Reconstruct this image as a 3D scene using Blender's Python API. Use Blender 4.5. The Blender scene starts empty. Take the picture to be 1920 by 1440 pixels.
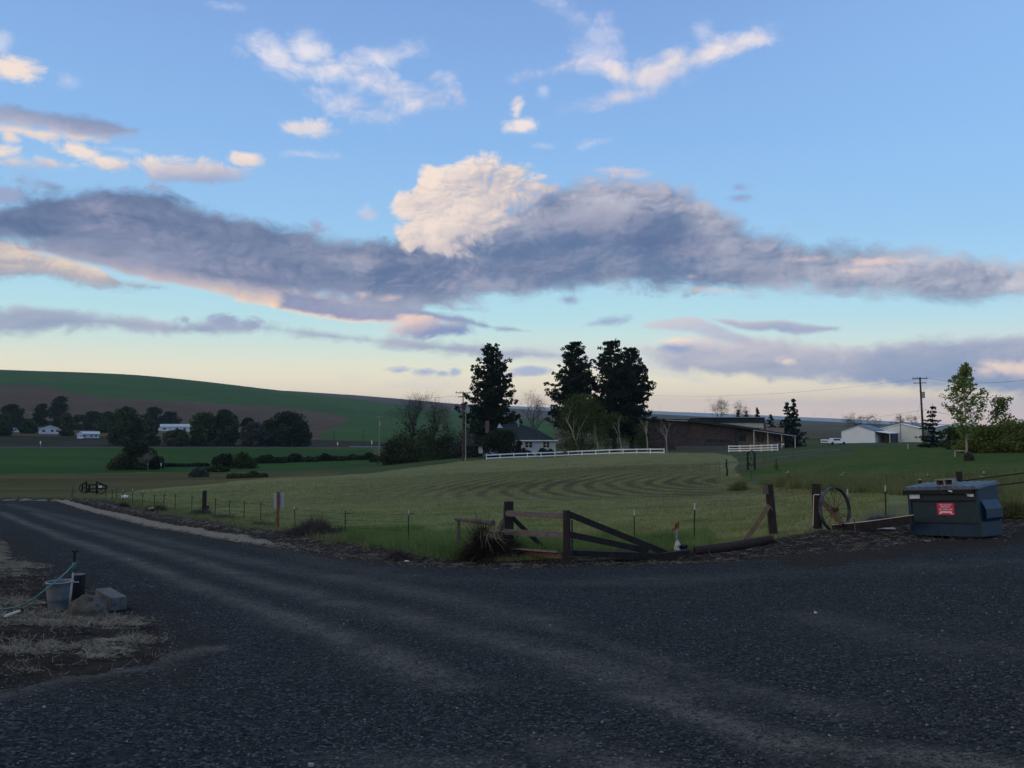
import bpy, math, random
import numpy as np
from mathutils import Vector, Matrix

# ------------------------------------------------------------------ camera, world, sun, exposure
SC = bpy.context.scene
COL = SC.collection
F = 1554.0                      # focal length in pixels of a 1920 wide frame
CAM = np.array([0.0, 0.0, 2.0])
PITCH = math.atan((800 - 720) / F)
cd = bpy.data.cameras.new("camera")
cd.sensor_width = 36.0
cd.lens = 36.0 * F / 1920.0
cd.clip_start = 0.1
cd.clip_end = 40000
cam = bpy.data.objects.new("camera", cd)
cam.location = CAM
cam.rotation_euler = (math.pi / 2 + PITCH, 0, 0)
COL.objects.link(cam)
SC.camera = cam
SC.view_settings.view_transform = 'Standard'
SC.view_settings.look = 'None'
SC.view_settings.gamma = 1.0
SC.view_settings.exposure = 0.0
SC.cycles.use_denoising = True
try:
    SC.cycles.denoiser = 'OPENIMAGEDENOISE'
    SC.cycles.denoising_prefilter = 'ACCURATE'
except Exception:
    pass
SC.cycles.max_bounces = 5
SC.cycles.diffuse_bounces = 2
SC.cycles.glossy_bounces = 2
SC.cycles.transmission_bounces = 2
SC.cycles.transparent_max_bounces = 4
SC.cycles.volume_bounces = 0
SC.cycles.caustics_reflective = False
SC.cycles.caustics_refractive = False
SC.cycles.use_adaptive_sampling = True
SC.cycles.adaptive_threshold = 0.01

SUN_AZ = math.radians(-118)      # clockwise from the view direction (+Y): low, behind and to the left
SUN_EL = math.radians(2.0)

def lin(c):
    return tuple(((v / 255.0) / 12.92 if v / 255.0 <= 0.04045 else (((v / 255.0) + 0.055) / 1.055) ** 2.4) for v in c)

def rays(px, py):
    dx = (np.asarray(px, float) - 960) / F
    dy = -(np.asarray(py, float) - 720) / F
    cp, sp = math.cos(PITCH), math.sin(PITCH)
    return dx, cp - dy * sp, sp + dy * cp

def uv(px, py):                  # azimuth, elevation in units of 1/F radian (about a pixel)
    x, y, z = rays(px, py)
    return float(math.atan2(x, y) * F), float(math.atan2(z, math.hypot(x, y)) * F)

class NT:
    def __init__(s, tree):
        s.t = tree; s.n = tree.nodes; s.l = tree.links
    def put(s, sock, v):
        if v is None: return
        if isinstance(v, bpy.types.NodeSocket): s.l.new(v, sock)
        else:
            if sock.type == 'RGBA' and len(v) == 3: v = (*v, 1.0)
            sock.default_value = v
    def m(s, op, a, b=None, c=None, clamp=False):
        n = s.n.new('ShaderNodeMath'); n.operation = op; n.use_clamp = clamp
        s.put(n.inputs[0], a); s.put(n.inputs[1], b)
        if c is not None: s.put(n.inputs[2], c)
        return n.outputs[0]
    def vm(s, op, a, b=None, out=0):
        n = s.n.new('ShaderNodeVectorMath'); n.operation = op
        s.put(n.inputs[0], a); s.put(n.inputs[1], b)
        return n.outputs[out]
    def mix(s, f, a, b, mode='MIX'):
        n = s.n.new('ShaderNodeMix'); n.data_type = 'RGBA'; n.blend_type = mode
        s.put(n.inputs[0], f); s.put(n.inputs[6], a); s.put(n.inputs[7], b)
        return n.outputs[2]
    def mr(s, v, a, b, c=0.0, d=1.0, smooth=False):
        n = s.n.new('ShaderNodeMapRange'); n.interpolation_type = 'SMOOTHSTEP' if smooth else 'LINEAR'
        n.clamp = True
        s.put(n.inputs[0], v)
        for i, q in enumerate((a, b, c, d)): s.put(n.inputs[i + 1], q)
        return n.outputs[0]
    def noise(s, vec, scale, detail=4, rough=0.55, dist=0.0, dim='3D'):
        n = s.n.new('ShaderNodeTexNoise'); n.noise_dimensions = dim
        s.put(n.inputs['Vector'], vec); n.inputs['Scale'].default_value = scale
        n.inputs['Detail'].default_value = detail; n.inputs['Roughness'].default_value = rough
        n.inputs['Distortion'].default_value = dist
        return n.outputs[0]
    def vor(s, vec, scale, feature='F1', rand=1.0):
        n = s.n.new('ShaderNodeTexVoronoi'); n.feature = feature
        s.put(n.inputs['Vector'], vec); n.inputs['Scale'].default_value = scale
        n.inputs['Randomness'].default_value = rand
        return n
    def comb(s, x, y, z=0.0):
        n = s.n.new('ShaderNodeCombineXYZ')
        s.put(n.inputs[0], x); s.put(n.inputs[1], y); s.put(n.inputs[2], z)
        return n.outputs[0]
    def sep(s, v):
        n = s.n.new('ShaderNodeSeparateXYZ'); s.put(n.inputs[0], v)
        return n.outputs
    def ramp(s, f, stops, interp='LINEAR'):
        n = s.n.new('ShaderNodeValToRGB'); s.put(n.inputs[0], f)
        r = n.color_ramp; r.interpolation = interp
        while len(r.elements) > 1: r.elements.remove(r.elements[-1])
        for i, (p, c) in enumerate(stops):
            e = r.elements[0] if i == 0 else r.elements.new(p)
            e.position = p; e.color = (*c[:3], 1.0)
        return n.outputs[0]
    def curve(s, v, pts):        # pts: (x, y) both within 0..1
        n = s.n.new('ShaderNodeFloatCurve'); s.put(n.inputs['Value'], v)
        c = n.mapping.curves[0]
        pts = sorted(pts)
        while len(c.points) < len(pts): c.points.new(0.5, 0.5)
        for p, (x, y) in zip(c.points, pts):
            p.location = (x, y); p.handle_type = 'AUTO_CLAMPED'
        n.mapping.use_clip = False
        n.mapping.update()
        return n.outputs[0]

w = bpy.data.worlds.new("World"); SC.world = w; w.use_nodes = True
T = NT(w.node_tree); T.n.clear()
w_out = T.n.new('ShaderNodeOutputWorld'); bg = T.n.new('ShaderNodeBackground')
T.l.new(bg.outputs[0], w_out.inputs[0])
tc = T.n.new('ShaderNodeTexCoord').outputs['Generated']
D = T.vm('NORMALIZE', tc)
dx_, dy_, dz_ = T.sep(D)
U = T.m('MULTIPLY', T.m('ARCTAN2', dx_, dy_), F)
V = T.m('MULTIPLY', T.m('ARCSINE', dz_), F)
NV = T.comb(T.m('MULTIPLY', U, 1 / 100.0), T.m('MULTIPLY', V, 1 / 62.0), 0.0)
wA = T.m('MULTIPLY_ADD', T.noise(NV, 0.9, 2, 0.5, 0, '2D'), 2.0, -1.0)
wB = T.m('MULTIPLY_ADD', T.noise(T.vm('ADD', NV, (5.2, 9.1, 0)), 0.9, 2, 0.5, 0, '2D'), 2.0, -1.0)
NW = T.vm('ADD', NV, T.comb(T.m('MULTIPLY', wA, 0.35), T.m('MULTIPLY', wB, 0.35)))
def puff(vec):                    # heaped, cauliflower-like noise
    v = T.vor(vec, 2.3, 'F1'); v.voronoi_dimensions = '2D'
    v.inputs['Detail'].default_value = 3.0; v.inputs['Roughness'].default_value = 0.55; v.inputs['Lacunarity'].default_value = 2.3
    f = T.m('MULTIPLY_ADD', T.noise(vec, 1.2, 6, 0.58, 0, '2D'), 2.6, -1.3)
    return T.m('ADD', T.m('MULTIPLY_ADD', v.outputs['Distance'], -0.9, 0.52), f)
nA = puff(NW)                                                                    # outline noise
nOff = puff(T.vm('ADD', NW, (-0.07, 0.09, 0)))
nLow = T.m('MULTIPLY_ADD', T.noise(T.vm('ADD', NW, (31.7, 12.1, 0)), 0.5, 4, 0.5, 0, '2D'), 3.4, -1.7)
nB = T.m('MULTIPLY_ADD', nA, 0.30, T.m('ADD', T.m('MULTIPLY', nLow, .95), T.m('MULTIPLY', T.m('SUBTRACT', nA, nOff), 0.38)))             # shade noise: lit sides of the heaps
NV2 = T.comb(T.m('MULTIPLY', U, 1 / 300.0), T.m('MULTIPLY', V, 1 / 60.0), 0.0)
nC = T.m('MULTIPLY_ADD', T.noise(T.vm('ADD', NV2, (7.7, 3.1, 0)), 1.0, 5, 0.55, 0, '2D'), 3.0, -1.5)    # streaky noise
U = T.m('MULTIPLY_ADD', wB, 12.0, U); V = T.m('MULTIPLY_ADD', wA, 6.0, V)
V0 = T.m('MULTIPLY', T.m('ARCSINE', dz_), F)

VLO, VHI = -150.0, 2441.0        # to the zenith
Vn = T.m('DIVIDE', T.m('SUBTRACT', V0, VLO), VHI - VLO)
def vy(py): return (uv(960, py)[1] - VLO) / (VHI - VLO)
SKY = [(0.0, (70, 78, 88)), (vy(802), (225, 196, 190)), (vy(772), (244, 219, 199)), (vy(740), (247, 229, 199)), (vy(700), (240, 234, 209)),
       (vy(655), (210, 228, 222)), (vy(600), (183, 224, 236)), (vy(520), (170, 217, 246)), (vy(420), (156, 204, 249)),
       (vy(280), (142, 189, 243)), (vy(130), (134, 177, 235)), (vy(0), (127, 166, 226)), (0.40, (112, 146, 204)), (1.0, (108, 132, 178))]
base = T.ramp(Vn, [(p, lin(c)) for p, c in SKY])
nish = T.n.new('ShaderNodeTexSky'); nish.sky_type = 'NISHITA'; nish.sun_disc = False
nish.sun_elevation = SUN_EL; nish.sun_rotation = SUN_AZ
nish.altitude = 400; nish.air_density = 1.0; nish.dust_density = 1.0; nish.ozone_density = 1.5
nis = T.mix(1.0, nish.outputs[0], (0.12, 0.12, 0.12), 'MULTIPLY')
sky = T.mix(0.96, nis, base)
# warmer towards the left, bluer towards the right, low down
sky = T.mix(T.m('MULTIPLY', T.mr(U, 200, 1000, 0, 1, True), T.mr(V, 40, 260, 0.0, 0.35)), sky, lin((150, 200, 255)))

Un = T.m('DIVIDE', T.m('ADD', U, 1200.0), 2400.0, clamp=True)
def band(pts):                    # [(px, top, bottom)...] -> distance inside, in pixels
    top, bot = [], []
    for p, a, b in pts:
        u, v = uv(p, a); top.append(((u + 1200) / 2400, (v + 200) / 1200))
        u, v = uv(p, b); bot.append(((u + 1200) / 2400, (v + 200) / 1200))
    Vs = T.m('DIVIDE', T.m('ADD', V, 200.0), 1200.0)
    a = T.m('SUBTRACT', T.curve(Un, top), Vs)
    b = T.m('SUBTRACT', Vs, T.curve(Un, bot))
    d = T.m('MULTIPLY', T.m('MINIMUM', a, b), 1200.0)
    u0, u1 = uv(pts[0][0], pts[0][1])[0], uv(pts[-1][0], pts[-1][1])[0]
    if u0 > -1150: d = T.m('MINIMUM', d, T.m('MULTIPLY', T.m('SUBTRACT', U, u0), 0.45))
    if u1 < 1150: d = T.m('MINIMUM', d, T.m('MULTIPLY', T.m('SUBTRACT', u1, U), 0.45))
    return d
UVW = T.comb(U, V, 0)
def ells(lst):
    acc = None
    n = T.n.new('ShaderNodeVectorMath'); n.operation = 'MULTIPLY_ADD'   # ties this layer after the one below it
    T.put(n.inputs[0], sky); n.inputs[1].default_value = (1e-7, 1e-7, 0); T.put(n.inputs[2], UVW)
    uvw = n.outputs[0]
    for e in lst:
        cx, cy, rx, ry = e[:4]; rot = e[4] if len(e) > 4 else 0; w_ = e[5] if len(e) > 5 else 1.0
        u, v = uv(cx, cy)
        n = T.n.new('ShaderNodeMapping'); n.vector_type = 'TEXTURE'
        T.put(n.inputs[0], uvw)
        n.inputs['Location'].default_value = (u, v, 0); n.inputs['Rotation'].default_value = (0, 0, math.radians(rot))
        n.inputs['Scale'].default_value = (rx, ry, 1)
        L = T.vm('LENGTH', n.outputs[0], None, 1)
        k = min(rx, ry) * 1.15
        d = T.m('MULTIPLY_ADD', L, -k, k * w_)
        acc = d if acc is None else T.m('MAXIMUM', acc, d)
    return acc
def layer(sky, d, A, s, op, dark, light, gu=0.0, gv=0.0, c=(960, 400), off=0.5, k=0.35, noise=None, k2=0.0, shade=None, fade=False):
    nz = nA if noise is None else noise
    a = T.m('MULTIPLY', T.mr(T.m('MULTIPLY_ADD', nz, A, d), -s, s * 1.6, 0, 1, True), op)
    u0, v0 = uv(*c)
    g = T.m('MULTIPLY_ADD', U, gu, off - gu * u0)
    g = T.m('MULTIPLY_ADD', V, gv, T.m('SUBTRACT', g, gv * v0))
    g = T.m('MULTIPLY_ADD', nB, k, g)
    if k2: g = T.m('MULTIPLY_ADD', nC, k2, g)
    if shade is not None: g = T.m('ADD', g, shade)
    g = T.mr(g, -.35, 1.2, 0, 1, True)
    if fade: a = T.m('MULTIPLY', a, T.mr(g, .0, .55, 0, 1, True))
    return T.mix(a, sky, T.mix(g, lin(dark), lin(light)))

# the part of the sky out of the picture: sunset glow behind and to the left, strengthened; overhead cloud added to brighten the ground
glow = T.m('MULTIPLY', T.mr(T.vm('DOT_PRODUCT', D, tuple((math.sin(SUN_AZ) * .97, math.cos(SUN_AZ) * .97, .12)), 1), .25, 1.0, 0, 1, True), T.mr(V0, -20, 60, 0, 1))
sky = T.mix(T.m('MULTIPLY', glow, .85), sky, (1.22, 1.04, .80))
sky = T.mix(T.m('MULTIPLY', T.mr(V0, 1050, 1500, 0, .75, True), T.mr(nLow, -.5, .7, 0, 1, True)), sky, (.80, .80, .80))  # unseen overhead cloud, added to brighten and neutralise the ground light
LB, WH, CR = (150, 163, 200), (236, 232, 240), (250, 228, 208)
# sky behind the photographer and to the sides: broken streaky cloud
side = T.m('MULTIPLY', T.mr(T.m('ABSOLUTE', U), 1250, 1700, 0, 0.9), T.mr(V, 20, 160, 0, 1))
sky = T.mix(T.m('MULTIPLY', side, T.mr(T.m('ADD', nC, T.m('MULTIPLY', nA, 0.4)), 0.05, 0.6, 0, 1, True)), sky, lin((140, 150, 190)))
# faint low streaks, then the lilac banks near the horizon
lowm = T.m('MULTIPLY', T.mr(V, 30, 80, 0, 1), T.mr(V, 200, 120, 0, 1))
sky = T.mix(T.m('MULTIPLY', lowm, T.mr(nC, 0.15, 0.9, 0, 0.35, True)), sky, lin((196, 200, 212)))
sky = layer(sky, band([(1330, 752, 756), (1450, 748, 768), (1650, 744, 772), (2000, 740, 778), (2600, 740, 778)]), 8, 10, .55, (205, 192, 205), (228, 205, 205))
sky = layer(sky, band([(960, 652, 668), (1080, 655, 690), (1200, 660, 700), (1300, 668, 706)]), 14, 14, .6, (172, 182, 210), (205, 204, 218), noise=nC)
sky = layer(sky, band([(1190, 652, 664), (1250, 634, 690), (1350, 630, 702), (1500, 634, 714), (1600, 646, 722), (1700, 636, 728), (1820, 630, 736), (1920, 630, 738), (2400, 640, 740)]),
            11, 9, .95, (126, 143, 182), (218, 206, 210), gu=-0.0006, gv=0.013, c=(1500, 672), off=.30, k=.25, k2=.22)
sky = layer(sky, band([(1215, 606, 612), (1290, 596, 622), (1330, 606, 634), (1420, 634, 650)]), 6, 5, .75, (172, 174, 203), (214, 198, 206), gv=.02, c=(1300, 612), k2=.2, noise=nC)
sky = layer(sky, band([(1330, 597, 602), (1400, 598, 620), (1470, 598, 624), (1530, 606, 622), (1575, 612, 618)]), 4, 4, .85, (138, 150, 190), (214, 192, 198), gv=.035, c=(1450, 608), k2=.2)
sky = layer(sky, ells([(1258, 653, 48, 11), (1130, 605, 45, 8, 8), (870, 578, 27, 5), (1070, 563, 28, 9), (1385, 350, 16, 7), (1385, 372, 22, 7)]), 7, 6, .85, (124, 142, 190), (158, 168, 205), k=.3)
sky = layer(sky, ells([(748, 693, 34, 6), (790, 696, 28, 7), (848, 697, 12, 9), (822, 700, 14, 7), (1000, 699, 52, 12), (960, 703, 40, 7)]), 6, 4, .85, (140, 158, 204), (168, 182, 216), k=.2)
sky = layer(sky, band([(-300, 560, 628), (0, 568, 628), (100, 577, 629), (200, 588, 622), (300, 600, 627), (400, 599, 628), (500, 604, 626), (600, 620, 636), (700, 630, 648), (850, 640, 668), (1000, 656, 676), (1080, 668, 676)]),
            9, 8, .92, (128, 143, 180), (202, 198, 208), gv=.008, c=(400, 612), off=.38, k=.3, k2=.3)
sky = layer(sky, ells([(425, 602, 26, 14), (472, 608, 34, 12), (345, 598, 12, 6), (380, 616, 30, 5)]), 9, 5, .85, (134, 144, 182), (160, 166, 200), k=.3)
# long lit underside left of the main cloud
sky = layer(sky, band([(-300, 440, 530), (0, 455, 524), (90, 468, 520), (170, 486, 536), (240, 524, 543), (300, 540, 545)]), 9, 7, .95, (146, 148, 172), (247, 222, 198), gv=.02, c=(100, 490), off=.35, k=.5, k2=.4)
sky = layer(sky, band([(60, 440, 470), (100, 450, 484), (200, 460, 507), (300, 480, 531), (400, 500, 553), (500, 520, 578), (600, 550, 597), (700, 570, 606), (790, 588, 604)]),
            5, 5, .97, (160, 160, 184), (252, 218, 188), gu=-.0006, gv=-.026, c=(400, 540), off=.35, k=.3, k2=.15)
sky = layer(sky, band([(520, 540, 580), (640, 560, 598), (760, 572, 606), (850, 590, 608), (930, 606, 617), (1005, 622, 627)]), 6, 5, .95, (100, 118, 164), (148, 155, 190), k=.3, k2=.2)
# the main dark cloud: left arm, then the right arm
sky = layer(sky, band([(-300, 380, 450), (0, 374, 452), (50, 366, 464), (110, 352, 478), (200, 347, 494), (300, 352, 503), (345, 374, 515), (400, 394, 524), (470, 405, 536), (540, 424, 552), (620, 440, 568), (720, 448, 590), (800, 450, 585), (900, 470, 570)]),
            12, 11, .97, (78, 99, 140), (164, 168, 192), gu=.0002, gv=-.0028, c=(400, 460), off=.27, k=.42, k2=.35)
sky = layer(sky, band([(620, 470, 520), (720, 452, 552), (800, 440, 556), (860, 420, 552), (920, 400, 552), (980, 380, 565), (1040, 345, 552), (1120, 328, 545), (1210, 340, 540), (1300, 356, 546), (1350, 388, 550), (1410, 424, 553), (1500, 452, 554), (1600, 458, 556), (1700, 462, 562), (1800, 474, 570), (1880, 480, 562), (2000, 485, 550), (2500, 500, 540)]),
            15, 13, .95, (90, 111, 151), (208, 203, 214), gu=.00042, gv=.0006, c=(1250, 450), off=.28, k=.55, k2=.35)
sky = layer(sky, ells([(300, 470, 230, 34, -9), (150, 400, 130, 30), (560, 520, 190, 30, -10), (980, 505, 250, 36), (1180, 440, 170, 40, -10), (1400, 515, 150, 20)]), 34, 26, .62, (66, 88, 134), (112, 126, 164), k=.4)
sky = layer(sky, ells([(210, 400, 110, 14, -16), (250, 452, 60, 12, -20), (460, 500, 120, 14, -8), (880, 530, 120, 16), (1060, 400, 120, 22, -10), (1180, 356, 90, 16), (1300, 470, 120, 16, 6), (640, 560, 90, 12, -6)]), 26, 20, .5, (128, 136, 170), (190, 186, 204), k=.4)
# streak of light along the arm's lower side, right
sky = layer(sky, ells([(1640, 490, 60, 7, -2), (1510, 486, 26, 5), (1350, 545, 55, 5, -6), (1600, 508, 40, 5), (680, 551, 14, 5), (1300, 518, 8, 4), (735, 557, 22, 5)]), 6, 6, .7, (222, 196, 200), (250, 220, 208), k=.3)
# the bright heaped head in the middle
hd = T.m('MAXIMUM', band([(728, 405, 412), (742, 388, 448), (770, 362, 478), (792, 320, 480), (840, 306, 490), (890, 300, 492), (930, 304, 492), (985, 322, 480), (1060, 340, 455), (1130, 352, 430)]),
         ells([(900, 305, 42, 18), (780, 392, 44, 34), (820, 330, 40, 22), (965, 325, 45, 22)]))
sky = layer(sky, hd, 17, 8, .98, (134, 146, 180), (250, 230, 217), gu=-.0046, gv=.0075, c=(905, 392), off=.52, k=.62, fade=True)
sky = layer(sky, ells([(1160, 322, 62, 7, -3), (1190, 330, 34, 8)]), 6, 6, .7, (190, 180, 200), (235, 215, 215))
sky = layer(sky, ells([(800, 618, 84, 18), (785, 605, 52, 16)]), 7, 5, .95, (118, 136, 184), (240, 208, 196), gu=-.008, gv=.03, c=(765, 612), off=.5, k=.3)
# dark strip with lit puffs, top left
sky = layer(sky, ells([(60, 251, 60, 9), (18, 257, 14, 11), (150, 255, 40, 8)]), 6, 5, .9, (238, 214, 206), CR)
sky = layer(sky, band([(-300, 190, 235), (0, 197, 238), (60, 204, 246), (130, 212, 256), (200, 222, 264), (262, 243, 250)]), 7, 6, .95, (126, 142, 180), (206, 200, 212), gu=.0008, gv=-.028, c=(120, 238), off=.36, k=.25)
sky = layer(sky, ells([(1848, 696, 30, 10), (1880, 688, 36, 14), (1915, 690, 30, 14), (1470, 676, 22, 10, 0, .7), (1260, 640, 40, 7)]), 7, 7, .85, (214, 190, 196), (253, 226, 206), gv=.03, c=(1880, 692), off=.6)
# small fair weather puffs
sky = layer(sky, ells([(328, 317, 64, 23), (395, 322, 74, 22, 5), (454, 298, 38, 15, 8), (205, 307, 34, 13), (152, 283, 36, 13), (92, 306, 30, 11), (0, 284, 30, 15), (22, 300, 26, 12),
                       (30, 128, 46, 20, 0, .95), (6, 368, 30, 15), (600, 430, 18, 10), (290, 350, 16, 8), (690, 402, 13, 22, -50, .8), (235, 352, 18, 4)]),
            10, 6, .93, (158, 168, 202), (250, 230, 216), gv=.03, gu=-.002, c=(300, 318), off=.7, k=.3,
            shade=T.m('MULTIPLY', T.mr(U, -720, -560, 0, 1), T.mr(V, 478, 500, -.5, .3)))
sky = layer(sky, ells([(125, 150, 20, 9), (4, 78, 16, 18), (575, 290, 42, 6), (1105, 270, 26, 7, 14), (1022, 272, 16, 4), (690, 400, 16, 17, -60), (425, 12, 20, 5), (1018, 171, 10, 11), (225, 280, 20, 4)]),
            8, 8, .6, (200, 210, 238), (225, 226, 240))
sky = layer(sky, ells([(518, 100, 52, 26, -20), (580, 95, 44, 26), (560, 128, 70, 18, -8), (625, 128, 44, 20), (700, 106, 66, 15, 8), (690, 150, 66, 24, -14), (735, 168, 90, 22, -6), (655, 196, 56, 22, -10), (690, 212, 46, 16), (780, 190, 70, 18, 4), (830, 145, 18, 10, 30), (855, 176, 18, 11, -40)]),
            15, 16, .86, (150, 174, 220), (240, 234, 240), gu=-.0045, gv=.0035, c=(740, 165), off=.72, k=.5)
sky = layer(sky, ells([(576, 243, 54, 16, 4), (592, 239, 34, 17), (980, 232, 38, 17), (970, 212, 12, 24)]), 10, 7, .9, (200, 204, 226), (250, 234, 226), gv=.02, c=(590, 243), off=.7)
sky = layer(sky, ells([(1130, 75, 46, 34, -60), (1118, 102, 44, 34), (1075, 28, 52, 11, -28), (1320, 62, 18, 17), (1405, 72, 50, 15)]), 20, 18, .62, (176, 192, 234), (226, 224, 240), k=.4)
sky = layer(sky, ells([(1048, 126, 46, 7, 12), (1165, 142, 60, 16, -24), (1225, 142, 60, 26, 10), (1180, 180, 82, 12, 10), (1255, 118, 34, 20, 30), (1345, 98, 72, 16, 10), (1395, 84, 40, 12, 12)]),
            10, 13, .9, (196, 198, 222), (246, 232, 230), gv=.006, c=(1220, 140), off=.6, k=.4)
bst = T.ramp(T.mr(V0, -20, 330), [(0, (1.0, 1.0, 1.0)), (.04, (1.72, 1.66, 1.54)), (.35, (1.36, 1.32, 1.22)), (1, (1.05, 1.04, 1.02))])
sky = T.mix(1.0, sky, bst, 'MULTIPLY')
T.l.new(sky, bg.inputs['Color'])
bg.inputs['Strength'].default_value = 1.0
w.cycles.sampling_method = 'MANUAL'
w.cycles.sample_map_resolution = 512

sd = bpy.data.lights.new("sun", 'SUN'); sd.energy = 0.10; sd.angle = math.radians(12); sd.color = (1.0, 0.84, 0.7)
sun = bpy.data.objects.new("sun", sd); COL.objects.link(sun)
sv = Vector((math.sin(SUN_AZ) * math.cos(SUN_EL), math.cos(SUN_AZ) * math.cos(SUN_EL), math.sin(SUN_EL)))
sun.rotation_euler = (-sv).to_track_quat('-Z', 'Y').to_euler()

# ------------------------------------------------------------------ helpers: noise, meshes, tags
RNG = np.random.default_rng(7)
def _hash(ix, iy, seed):
    h = (ix.astype(np.int64) * 374761393 + iy.astype(np.int64) * 668265263 + seed * 1442695041) & 0xffffffff
    h = ((h ^ (h >> 13)) * 1274126177) & 0xffffffff
    return ((h ^ (h >> 16)) & 0xffff) / 65535.0
def vnoise(x, y, seed=0):
    x = np.asarray(x, float); y = np.asarray(y, float)
    ix, iy = np.floor(x), np.floor(y); fx, fy = x - ix, y - iy
    fx = fx * fx * (3 - 2 * fx); fy = fy * fy * (3 - 2 * fy)
    a = _hash(ix, iy, seed); b = _hash(ix + 1, iy, seed); c = _hash(ix, iy + 1, seed); d = _hash(ix + 1, iy + 1, seed)
    return (a * (1 - fx) + b * fx) * (1 - fy) + (c * (1 - fx) + d * fx) * fy
def fbm(x, y, seed=0, octv=4):     # about -1 .. 1
    s = 0; a = 1.0; t = 0
    for i in range(octv):
        s = s + a * (vnoise(x * 2 ** i, y * 2 ** i, seed + i * 17) * 2 - 1); t += a; a *= 0.55
    return s / t

def mesh_np(name, V, faces, mats=(), parent=None, smooth=False, midx=None, attrs=None):
    """one mesh object; faces is an (n,3) or (n,4) array"""
    V = np.asarray(V, np.float32); faces = np.asarray(faces, np.int32)
    me = bpy.data.meshes.new(name)
    k = faces.shape[1]
    me.vertices.add(len(V)); me.vertices.foreach_set('co', V.ravel())
    me.loops.add(faces.size); me.loops.foreach_set('vertex_index', faces.ravel())
    me.polygons.add(len(faces)); me.polygons.foreach_set('loop_start', np.arange(0, faces.size, k, dtype=np.int32))
    if smooth: me.polygons.foreach_set('use_smooth', np.ones(len(faces), bool))
    if not isinstance(mats, (list, tuple)): mats = [mats]
    for m_ in mats: me.materials.append(m_)
    if midx is not None: me.polygons.foreach_set('material_index', np.asarray(midx, np.int32))
    for kx, v in (attrs or {}).items():
        at_ = me.attributes.new(kx, 'FLOAT', 'POINT'); at_.data.foreach_set('value', np.asarray(v, np.float32))
    me.update(calc_edges=True)
    o = bpy.data.objects.new(name, me); COL.objects.link(o)
    if parent is not None: o.parent = parent
    return o

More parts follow.
